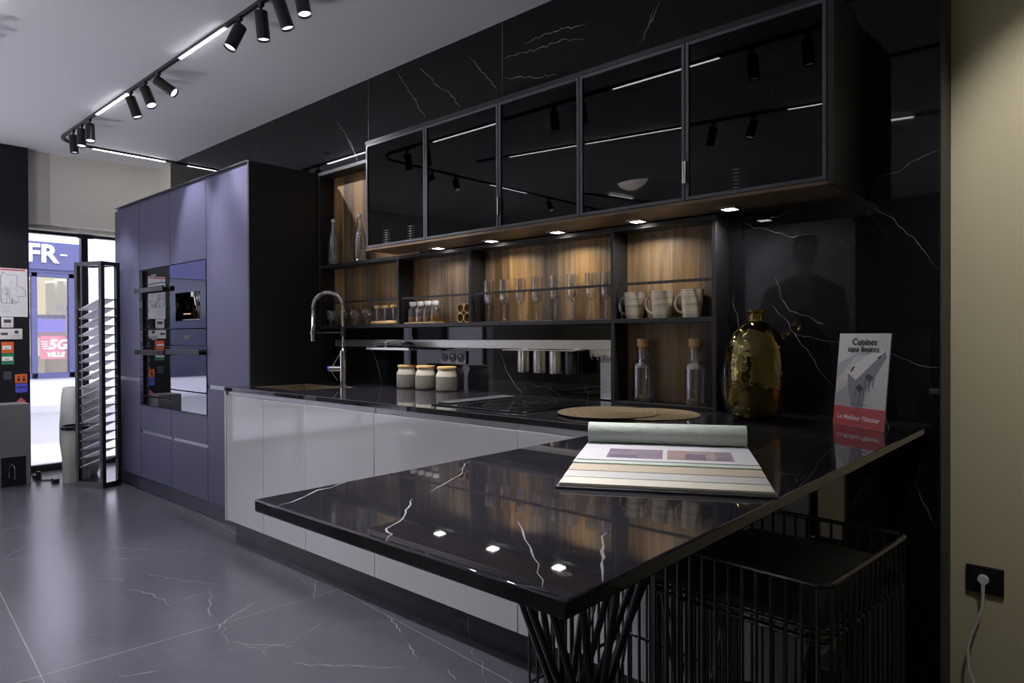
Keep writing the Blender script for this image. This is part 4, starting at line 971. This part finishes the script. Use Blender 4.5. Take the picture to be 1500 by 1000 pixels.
# ------------------------------------------------------------- light tracks
def track(name,pts,label,strips,w=.018):
    t=thing(name,label,'light track',pts[0])
    b=MB(); P=[Vector(p) for p in pts]
    b.M=None
    vs=[];F=[]
    for i,p in enumerate(P):
        a=P[max(0,i-1)]; c=P[min(len(P)-1,i+1)]; d=(c-a).normalized(); s_=Vector((-d.y,d.x,0))*w/2
        vs+=[p+s_+Vector((0,0,-.0005)),p-s_+Vector((0,0,-.0005)),p-s_+Vector((0,0,-.020)),p+s_+Vector((0,0,-.020))]
    for i in range(len(P)-1):
        for k in range(4): F.append((4*i+k,4*i+(k+1)%4,4*i+4+(k+1)%4,4*i+4+k))
    F+=[(3,2,1,0),tuple(4*(len(P)-1)+k for k in range(4))]
    b.add(vs,F); build('channel',b,M_BLKMETAL,t)
    for (a,c) in strips:
        a=Vector(a); c=Vector(c); d=(c-a).normalized(); s_=Vector((-d.y,d.x,0))*.0086
        q=MB(); z0=Vector((0,0,-.0205)); z1=Vector((0,0,-.0225))
        q.add([a+s_+z0,a-s_+z0,c-s_+z0,c+s_+z0,a+s_+z1,a-s_+z1,c-s_+z1,c+s_+z1],[(0,1,2,3),(7,6,5,4),(0,4,5,1),(1,5,6,2),(2,6,7,3),(3,7,4,0)])
        build('led_strip',q,M_LED,t)
    return t
ty_=-.955; P=[(6.6,ty_,H),(.03,ty_,H)]
for i in range(1,9):
    a=PI/2*i/8; P.append((.03-.20*math.sin(a),ty_+.20-.20*math.cos(a),H))
P.append((-.172,-.004,H))
track('light_track',P,'black ceiling track that turns the corner towards the marble wall',[((.851,ty_,H),(1.458,ty_,H)),((2.301,ty_,H),(2.867,ty_,H)),((4.05,ty_,H),(4.65,ty_,H)),((-.172,-.685,H),(-.170,-.101,H))])
P=[(6.6,-1.84,H),(1.55,-1.84,H)]
for i in range(1,9):
    a=PI/2*i/8; P.append((1.55-.2*math.sin(a),-1.84-.2+.2*math.cos(a),H))
P.append((1.35,-5.6,H))
track('light_track',P,'second black ceiling track further from the marble wall',[((2.107,-1.84,H),(2.837,-1.84,H)),((3.874,-1.84,H),(4.607,-1.84,H)),((1.35,-3.3,H),(1.35,-3.9,H))])
track('light_track',[(1.9,-2.56,H),(6.6,-3.38,H)],'third black ceiling track slanting across the room',[((2.253,-2.62,H),(2.95,-2.741,H)),((3.0,-2.750,H),(3.83,-2.895,H)),((4.573,-3.025,H),(5.2,-3.135,H))])
track('light_track',[(1.8,-4.4,H),(2.1,-5.4,H)],'short black ceiling track near the far wall',[((2.0,-4.60,H),(2.07,-4.98,H))])
RR=random.Random(4)
def spot(x,y,tilt,az,label,power=70,cast=True,cone=62):
    t=thing('track_spotlight',label,'spotlight',(x,y,H-.021),group='black cylinder spotlights on the tracks')
    d=Vector((math.sin(tilt)*math.cos(az),math.sin(tilt)*math.sin(az),-math.cos(tilt)))
    build('mount',MB().box(-.016,.016,-.009,.009,-.014,-.0002).cyl((0,0,-.010),(0,0,-.052),.007,seg=10),M_BLKMETAL,t,world=False)
    c=Vector((0,0,-.050)); p0=c-d*.012; p1=p0+d*.135
    hd=MB().cyl(p0,p1,.031,seg=28,caps=False)
    hd.cyl(p1,p1-d*.010,.031,.027,seg=28,caps=False).cyl(p0,p0+d*.0005,.031,.0001,seg=28,caps=False)
    h=build('head',hd,M_BLKMETAL,t,world=False)
    build('lens',MB().cyl(p1-d*.012,p1-d*.0095,.027,seg=24),M_LENS,t,world=False)
    if cast:
        ld=bpy.data.lights.new('spot_beam','SPOT'); ld.energy=power; ld.spot_size=math.radians(cone); ld.spot_blend=.6; ld.shadow_soft_size=.025; ld.color=(.98,.95,1.0)
        lo=bpy.data.objects.new('spot_beam',ld); COL.objects.link(lo); lo.parent=t
        lo.location=p1+d*.002; lo.rotation_euler=d.to_track_quat('-Z','Y').to_euler()
T1=[(.295,.06,1.6),(.505,.20,-.4),(.69,.25,-.2),(1.52,.33,1.0),(1.77,.48,.35),(1.98,.95,.75),(3.03,.42,-1.75),(3.25,.10,1.5),(3.42,.32,1.1),(3.60,.22,.4)]
LB=['spotlight at the corner of the first track','second spotlight from the corner of the first track','third spotlight from the corner, close to the first light strip','tilted spotlight just past the first light strip','middle spotlight between the two light strips','most tilted spotlight, before the second light strip','spotlight with its lit face showing after the second light strip','upright spotlight after the second light strip','tilted spotlight near the top edge of the picture','last spotlight visible at the top edge of the picture']
for (x,ti,az),l in zip(T1,LB): spot(x,ty_,ti,az,l)
for x,l in ((4.95,'spotlight on the first track above the peninsula, left one'),(5.2,'spotlight on the first track above the peninsula, right one')): spot(x,ty_,.3,-1.9,l)
T2=[(1.77,'spotlight on the second track nearest the window'),(2.02,'spotlight on the second track before its first light strip'),(3.38,'spotlight on the second track after its first light strip'),(3.62,'spotlight on the second track before its second light strip'),(4.80,'spotlight on the second track after its second light strip'),(5.10,'spotlight on the second track furthest from the window')]
for x,l in T2: spot(x,-1.84,.15,-1.2,l)
spot(4.34,-2.985,.3,2.2,'spotlight on the slanting third track'); spot(4.05,-2.935,.5,-2.5,'tilted spotlight on the slanting third track')
spot(1.35,-2.5,1.06,2.56,'spotlight on the side arm of the second track, aimed at the pillar',power=170,cone=34)
for y,l in ((-2.8,'spotlight on the side arm of the second track, middle one'),(-4.3,'spotlight on the side arm of the second track, far one')): spot(1.35,y,.6,.4,l)
spot(6.45,ty_,.75,PI/2,'spotlight on the first track washing the beige wall',power=52)
spot(2.05,-5.2,1.05,-.75,'added spotlight on the short track, brightening the far poster',power=170)  # spot added to light the poster so its reflection shows in the marble
cl=thing('ceiling_downlight','small round recessed downlight in the ceiling behind the track','lamp',(1.11,-.784,H))
build('ring',MB().lathe([(.028,0),(.040,0),(.040,-.003),(.028,-.004),(.028,0)],(0,0,-.0004),seg=28),M_WPLAST,cl,world=False)
build('cone',MB().cyl((0,0,-.0035),(0,0,-.0005),.027,seg=24),M_BLKMETAL,cl,world=False)

# ------------------------------------------------- left side: rack and others
rk=thing('sample_rack','tall open black frame rack full of tilted surface samples','rack',(.19,-.665,0),rz=0)
c0=Vector((-.005,-.880)); c1=Vector((.280,-.768)); c3=Vector((-.005+.052-.09,-.880+.235)); 
ux=(c1-c0).normalized(); uy=Vector((-ux.y,ux.x)); Wd=(c1-c0).length; Dp=.17
rk.location=(c0.x,c0.y,0); rk.rotation_euler=(0,0,math.atan2(ux.y,ux.x))
HT=1.83; b=.032
fr=MB()
build('base',MB().box(0,Wd,0,Dp,.0,.045),M_BLKGLOSS,rk,world=False,bevel=.002)
for (x,y) in ((0,0),(Wd-b,0),(Wd-b,Dp-b)): build('post',MB().box(x,x+b,y,y+b,.045,HT-b),M_BLKGLOSS,rk,world=False,bevel=.002)
build('top_frame',MB().box(0,Wd,0,b,HT-b,HT).box(0,Wd,Dp-b,Dp,HT-b,HT).box(0,b,b,Dp-b,HT-b,HT).box(Wd-b,Wd,b,Dp-b,HT-b,HT),M_BLKGLOSS,rk,world=False,bevel=.002)
s0={}
desc=['bottom','second lowest','third lowest','fourth from the bottom','fifth from the bottom','sixth from the bottom','seventh from the bottom','eighth from the bottom','ninth from the bottom','tenth from the bottom','ninth from the top','eighth from the top','seventh from the top','sixth from the top','fifth from the top','fourth from the top','third from the top','second from the top','topmost']
for k in range(19):
    z=.16+.0715*k; dark=k in (16,17,7,6,3)
    lab='%s tilted sample board in the black display rack'%desc[k]
    s_=thing('sample_board',lab,'sample',(c0.x,c0.y,z),rz=rk.rotation_euler[2],group='sample boards in the display rack')
    q=MB(); tl=.30
    q.add([(b+.004,.012,0),(Wd-b-.004,.012,.085),(Wd-b-.004,Dp-.022,.085),(b+.004,Dp-.022,0),(b+.004,.012,-.008),(Wd-b-.004,.012,.077),(Wd-b-.004,Dp-.022,.077),(b+.004,Dp-.022,-.008)],[(0,1,2,3),(7,6,5,4),(0,4,5,1),(1,5,6,2),(2,6,7,3),(3,7,4,0)])
    build('board',q,M_TILEG if dark else M_TILEW,s_,world=False)
    hk_=MB().tube([(b+.03,.008,-.004),(b+.045,-.004,.012),(b+.07,-.010,.010),(b+.085,-.006,-.008),(b+.12,.006,-.004)],.0028,seg=5)
    build('hook',hk_,M_BLKMETAL,s_,world=False)
pot=tag(build('tall_planter',MB().lathe([(0,0),(.115,0),(.135,.05),(.165,.30),(.165,.45),(.150,.70),(.138,.78),(.128,.78),(.140,.69),(.15,.45),(.1,.2),(0,.2)],seg=40),M_WPLAST,loc=(0,0,0)),'tall pale barrel-shaped planter by the shop window','planter'); pot.location=(-.50,-.70,0.0005)
bn=thing('waste_bin','slim cream waste bin with a black rim in front of the planter','bin',(-.155,-.76,0))
bn.location=(-.235,-.815,0.0005)
build('body',MB().lathe([(0,0),(.095,0),(.098,.005),(.104,.44),(.098,.44),(.092,.01),(0,.01)],seg=32),mat('cream_plastic',(.68,.66,.58),.4),bn,world=False)
build('rim',MB().lathe([(.096,.441),(.110,.441),(.112,.47),(.104,.475),(.096,.455),(.096,.441)],seg=32),M_BLKGLOSS,bn,world=False)
cb=thing('power_cable','thin black cable with an inline adaptor on the floor by the window','cable',(-.6,-.93,0))
build('lead',MB().tube([(-.88,-.95,.006),(-.70,-1.0,.006),(-.56,-1.03,.006),(-.46,-1.0,.006),(-.40,-.94,.006),(-.34,-.93,.006),(-.30,-.97,.006)],.005,seg=6),M_BLKMETAL,cb)
build('adaptor',MB().box(-.66,-.56,-1.035,-.985,.002,.034),M_BLKMETAL,cb,bevel=.006)
build('plug',MB().box(-.36,-.27,-.97,-.925,.002,.034),M_BLKMETAL,cb,bevel=.006)

# grey counter box with a black front and handle
gb=thing('grey_counter','grey counter box against the black pillar with a black door','counter',(-.5,-1.2,0))
build('body',MB().box(-.629,-.40,-1.315,-1.10,.0,.672),M_SLATEGREY,gb,bevel=.003)
dr=build('door',MB().box(-.3995,-.396,-1.300,-1.132,.002,.240),M_BLACKPANEL,gb)
build('handle',MB().tube([(-.390,-1.212,.065),(-.384,-1.212,.10),(-.382,-1.214,.150),(-.384,-1.225,.175),(-.386,-1.243,.175),(-.384,-1.250,.150),(-.386,-1.250,.075)],.007,seg=8).cyl((-.396,-1.212,.065),(-.388,-1.212,.065),.007,seg=8),M_CHROME,dr)
PF=Matrix(((1,0,0,0),(0,1.0625,0,.1612),(0,0,1.0625,-.0760),(0,0,0,1)))   # layout of the notices on the pillar face
def PB():
    m=MB(); m.M=PF; return m
xf=-.6295
def flat(name,y0,y1,z0,z1,m_,label,cat,th=.006,bevel=0,group=None):
    return tag(build(name,PB().box(xf,xf+th,y0,y1,z0,z1),m_,bevel=bevel,loc=PF@Vector((xf,(y0+y1)/2,z0))),label,cat,group)
po=flat('floor_plan_poster',-1.338,-1.150,1.385,1.770,M_PAPER,'floor plan notice with a red heading on the black pillar','notice',.003)
R=random.Random(9); q=PB()
def ln(pts,r=.0016):
    q.tube([(xf+.0034,y,z) for y,z in pts],r,seg=4)
ln([(-1.31,1.74),(-1.29,1.72),(-1.22,1.715),(-1.218,1.62),(-1.19,1.62),(-1.165,1.60),(-1.165,1.55),(-1.21,1.545),(-1.21,1.50),(-1.30,1.49),(-1.325,1.50),(-1.325,1.70),(-1.31,1.74)])
for k in range(26):
    y,z=R.uniform(-1.32,-1.25),R.uniform(1.51,1.69)
    if k%2: ln([(y,z),(y+R.uniform(.02,.05),z),(y+.03,z-R.uniform(.01,.04))],.001)
    else: ln([(y,z),(y,z-R.uniform(.02,.06))],.001)
for k in range(4): ln([(-1.32,1.47-.016*k),(-1.32+R.uniform(.04,.09),1.47-.016*k)],.001)
build('plan_lines',q,M_INK,po)
hd=build('heading_bar',PB().box(xf+.0031,xf+.0036,-1.338,-1.165,1.752,1.764),M_RED,po)
build('heading_text',text_mb('PLAN D\'INTERVENTION',.009,PF@frame((xf+.0038,-1.26,1.758),(0,1,0),(0,0,1)),spacing=1.2),M_INK,hd)
th=flat('thermostat',-1.325,-1.245,1.298,1.382,M_WPLAST,'small white square thermostat on the black pillar','thermostat',.014,.006)
build('screen',PB().box(xf+.0142,xf+.0148,-1.310,-1.262,1.335,1.362),M_DGREY,th)
build('buttons',PB().box(xf+.0142,xf+.016,-1.308,-1.294,1.312,1.320).box(xf+.0142,xf+.016,-1.278,-1.264,1.312,1.320),M_MGREY,th)
al=flat('alarm_panel',-1.338,-1.188,1.205,1.290,M_WPLAST,'cream alarm keypad panel under the thermostat','panel',.014,.004)
build('screen',PB().box(xf+.0142,xf+.0148,-1.33,-1.285,1.238,1.258),M_DGREY,al)
build('dial',PB().cyl((xf+.014,-1.228,1.262),(xf+.018,-1.228,1.262),.014,seg=20),M_DGREY,al)
q=PB()
for k in range(8): q.box(xf+.0142,xf+.0156,-1.262+.017*(k%4),-1.252+.017*(k%4),1.216+.014*(k//4),1.225+.014*(k//4))
build('keys',q,M_LGREY,al)
def sticker(name,y0,y1,z0,z1,m_,label,inner):
    o=flat(name,y0,y1,z0,z1,m_,label,'sign',.004); inner(o); return o
def inn1(o):
    build('label_plate',PB().box(xf+.0041,xf+.005,-1.318,-1.262,1.125,1.155),M_PINKW,o)
    build('lettering',text_mb('...',.04,PF@frame((xf+.0052,-1.29,1.145),(0,1,0),(0,0,1)),bold=.001),M_INK,o)
sticker('wall_mounted_call_point',-1.325,-1.245,1.098,1.185,M_ORANGE,'orange fire alarm call point on the black pillar',inn1)
def inn2(o):
    build('label_plate',PB().box(xf+.0041,xf+.005,-1.322,-1.252,1.035,1.068),M_PINKW,o)
    build('lettering',text_mb('...',.04,PF@frame((xf+.0052,-1.29,1.056),(0,1,0),(0,0,1)),bold=.001),M_INK,o)
sticker('wall_mounted_call_point',-1.325,-1.243,1.005,1.096,M_GREEN,'green emergency release box below the orange one',inn2)
flat('blank_switch_plate',-1.315,-1.262,.885,.950,mat('dark_plate',(.07,.07,.08),.4),'small dark square cover plate on the pillar','plate',.006,.002)
def inn3(o):
    q=PB()
    for y in (-1.215,-1.180):
        q.box(xf+.0041,xf+.0046,y-.009,y+.009,.868,.892).box(xf+.0041,xf+.0046,y-.005,y+.005,.897,.912)
    build('pictogram',q,M_INK,o)
sticker('safety_sticker',-1.238,-1.158,.855,.925,M_ORANGE,'orange safety pictogram sticker low on the pillar',inn3)
def inn4(o):
    q=PB()
    for k in range(4): q.box(xf+.0041,xf+.0046,-1.225+.016*k,-1.215+.016*k,.812,.826)
    build('pictogram',q,M_INK,o)
sticker('safety_sticker',-1.236,-1.158,.778,.850,M_BLUE,'blue information sticker below the orange pictogram',inn4)
q=PB().add([(xf,-1.235,.702),(xf,-1.165,.702),(xf,-1.20,.738),(xf+.003,-1.235,.702),(xf+.003,-1.165,.702),(xf+.003,-1.20,.738)],[(0,1,2),(5,4,3),(0,3,4,1),(1,4,5,2),(2,5,3,0)])
tag(build('warning_triangle',q,M_RED,loc=PF@Vector((xf,-1.2,.702))),'red triangle sticker just above the grey counter','sign')
fe=tag(build('door_stop',MB().lathe([(0,0),(.02,0),(.02,.06),(.014,.075),(0,.075)],seg=16),M_BLKMETAL,loc=(0,0,0)),'small black door stop beside the grey counter','door stop'); fe.location=(-.52,-1.02,.0005)

# --------------------------------------------------------------- right wall
so=thing('wall_socket','black double wall socket with a white plug in the beige wall','socket',(6.004,.17,.39))
build('plate',MB().box(5.951,6.056,.159,.1695,.343,.433),M_BLACKPANEL,so,bevel=.002)
build('insert',MB().box(5.966,6.040,.157,.1592,.355,.421),M_BLKGLOSS,so,bevel=.001)
cbp=thing('plug_cable','white plug with a white cable hanging down to the floor','cable',(6.004,.15,.39))
q=MB().cyl((6.0,.1565,.392),(6.0,.138,.392),.017,.015,seg=24)
build('plug',q,M_WPLAST,cbp,bevel=.002)
build('cable_sleeve',MB().cyl((6.0,.146,.385),(6.0,.144,.335),.0075,.005,seg=12),M_WPLAST,cbp)
build('lead',MB().tube([(6.0,.144,.34),(5.998,.142,.30),(5.985,.138,.25),(5.968,.135,.20),(5.960,.130,.15),(5.965,.12,.09),(5.985,.11,.04),(6.01,.10,.008),(6.04,.05,.005),(6.03,-.02,.005),(5.98,-.03,.005),(5.93,.0,.005),(5.925,.08,.005)],.0042,seg=8),M_WPLAST,cbp)

# --------------------------------- opposite wall (seen mirrored in the marble)
po=thing('wall_poster','large grey poster of a person in a dark suit on the far wall','poster',(3.2,-6.49,.6))
build('panel',MB().box(2.5,3.9,-6.4985,-6.485,.60,2.70),mat('poster_grey',(.34,.34,.37),.6),po)
q=MB()
def pw(pts,mi,o=0): q.add([(x,-6.4845+o,z) for x,z in pts],[tuple(range(len(pts)))],mi)
body=[(2.62,.605),(2.70,1.55),(2.78,1.82),(3.02,1.93),(3.20,2.0),(3.40,2.0),(3.56,1.92),(3.78,1.80),(3.84,1.4),(3.86,.605)]
pw(body,0)
pw([(3.20,2.0),(3.22,2.10),(3.40,2.10),(3.40,2.0),(3.30,1.72)],1,.0006)
pw([(3.30+.150*math.cos(2*PI*i/24),2.30+.205*math.sin(2*PI*i/24)) for i in range(24)],1,.0009)
pw([(3.30+.165*math.cos(PI*i/12),2.37+.175*math.sin(PI*i/12)) for i in range(13)]+[(3.15,2.36),(3.22,2.41),(3.38,2.41),(3.45,2.36)],0,.0012)
for x in (3.24,3.36): pw([(x-.028,2.325),(x,2.335),(x+.028,2.325),(x,2.316)],0,.0014)
pw([(3.255,2.20),(3.30,2.206),(3.345,2.20),(3.30,2.188)],2,.0014)
pw([(3.29,2.31),(3.31,2.31),(3.325,2.245),(3.275,2.245)],2,.0013)
build('printed_portrait',q,[M_DGREY,mat('print_skin',(.17,.145,.13),.6),mat('print_lip',(.10,.075,.07),.6)],po)

# ------------------------------------------------------------------ lights
wd=bpy.data.worlds.new('World'); SC.world=wd; wd.use_nodes=True
bg=wd.node_tree.nodes['Background']; bg.inputs[0].default_value=(.83,.83,1.0,1); bg.inputs[1].default_value=5.0
def fill_uplight(x,y,label,I,col):  # unseen fill lamps, added to lift the ceiling and general room light
    t=thing('fill_uplighter',label,'lamp',(x,y,.0005),group='added fill uplighters along the showroom aisle')
    build('can',MB().lathe([(0,0),(.09,0),(.09,.16),(.082,.16),(.078,.02),(0,.02)],seg=32),M_BLKMETAL,t,world=False)
    build('lens',MB().cyl((0,0,.12),(0,0,.124),.077,seg=32),M_LENS,t,world=False)
    l=bpy.data.lights.new('fill_uplight_beam','SPOT'); l.energy=I; l.spot_size=math.radians(165); l.spot_blend=.5; l.shadow_soft_size=.06; l.color=col
    o=bpy.data.objects.new('fill_uplight_beam',l); COL.objects.link(o); o.parent=t; o.location=(0,0,.14); o.rotation_euler=(PI,0,0)
UP=110
fill_uplight(.6,-3.6,'added unseen fill uplighter nearest the second shop window',UP*1.5,(.88,.87,1.0))
fill_uplight(2.6,-3.9,'added unseen fill uplighter in the middle of the aisle, window side',UP*1.25,(.92,.91,1.0))
gl=thing('fill_globe','added unseen opal fill globe on the aisle floor facing the peninsula','lamp',(4.6,-4.4,.0005))  # unseen fill lamp, added to brighten the cabinet fronts under the peninsula
build('foot',MB().lathe([(0,0),(.10,0),(.10,.012),(.02,.02),(.018,.12),(.05,.13),(0,.13)],(0,0,0),seg=32),M_BLKMETAL,gl,world=False)
build('globe',MB().lathe([(.04,.131)]+[(.13*math.sin(PI*i/16),.26-.13*math.cos(PI*i/16)) for i in range(2,16)]+[(0,.39)],seg=32),M_LENS,gl,world=False)
ld=bpy.data.lights.new('fill_globe_light','POINT'); ld.energy=95; ld.shadow_soft_size=.14; ld.color=(.97,.95,1)
lo=bpy.data.objects.new('fill_globe_light',ld); COL.objects.link(lo); lo.parent=gl; lo.location=(0,0,.26)
def portal(y0,y1,z0,z1):
    l=bpy.data.lights.new('window_portal','AREA'); l.shape='RECTANGLE'; l.size=y1-y0; l.size_y=z1-z0; l.cycles.is_portal=True
    o=bpy.data.objects.new('window_portal',l); COL.objects.link(o); o.location=(-1.03,(y0+y1)/2,(z0+z1)/2); o.rotation_euler=Vector((1,0,0)).to_track_quat('-Z','Z').to_euler()
portal(-1.046,.01,.06,2.16); portal(-4.9,-1.306,.06,2.16)

# ------------------------------------------------------------------ camera
cam=bpy.data.cameras.new('Camera'); cam.sensor_width=36; cam.lens=987.7165/1500*36; cam.clip_start=.02
co=bpy.data.objects.new('Camera',cam); COL.objects.link(co)
yaw,pit,rol=.733529,-.008399,-.004129
Fv=Vector((-math.sin(yaw),math.cos(yaw),0)); Rv=Vector((math.cos(yaw),math.sin(yaw),0)); Uv=Vector((0,0,1))
Fv,Uv=Fv*math.cos(pit)+Uv*math.sin(pit),Uv*math.cos(pit)-Fv*math.sin(pit)
Rv,Uv=Rv*math.cos(rol)+Uv*math.sin(rol),Uv*math.cos(rol)-Rv*math.sin(rol)
co.matrix_world=Matrix.Translation((6.33860,-2.57945,1.21613))@Matrix((Rv,Uv,-Fv)).transposed().to_4x4()
SC.camera=co
SC.view_settings.view_transform='Standard'; SC.view_settings.look='None'; SC.view_settings.exposure=0; SC.view_settings.gamma=1; SC.view_settings.use_curve_mapping=False
SC.cycles.caustics_reflective=False; SC.cycles.caustics_refractive=False
SC.cycles.max_bounces=14; SC.cycles.transparent_max_bounces=24; SC.cycles.glossy_bounces=6; SC.cycles.transmission_bounces=10; SC.cycles.diffuse_bounces=4
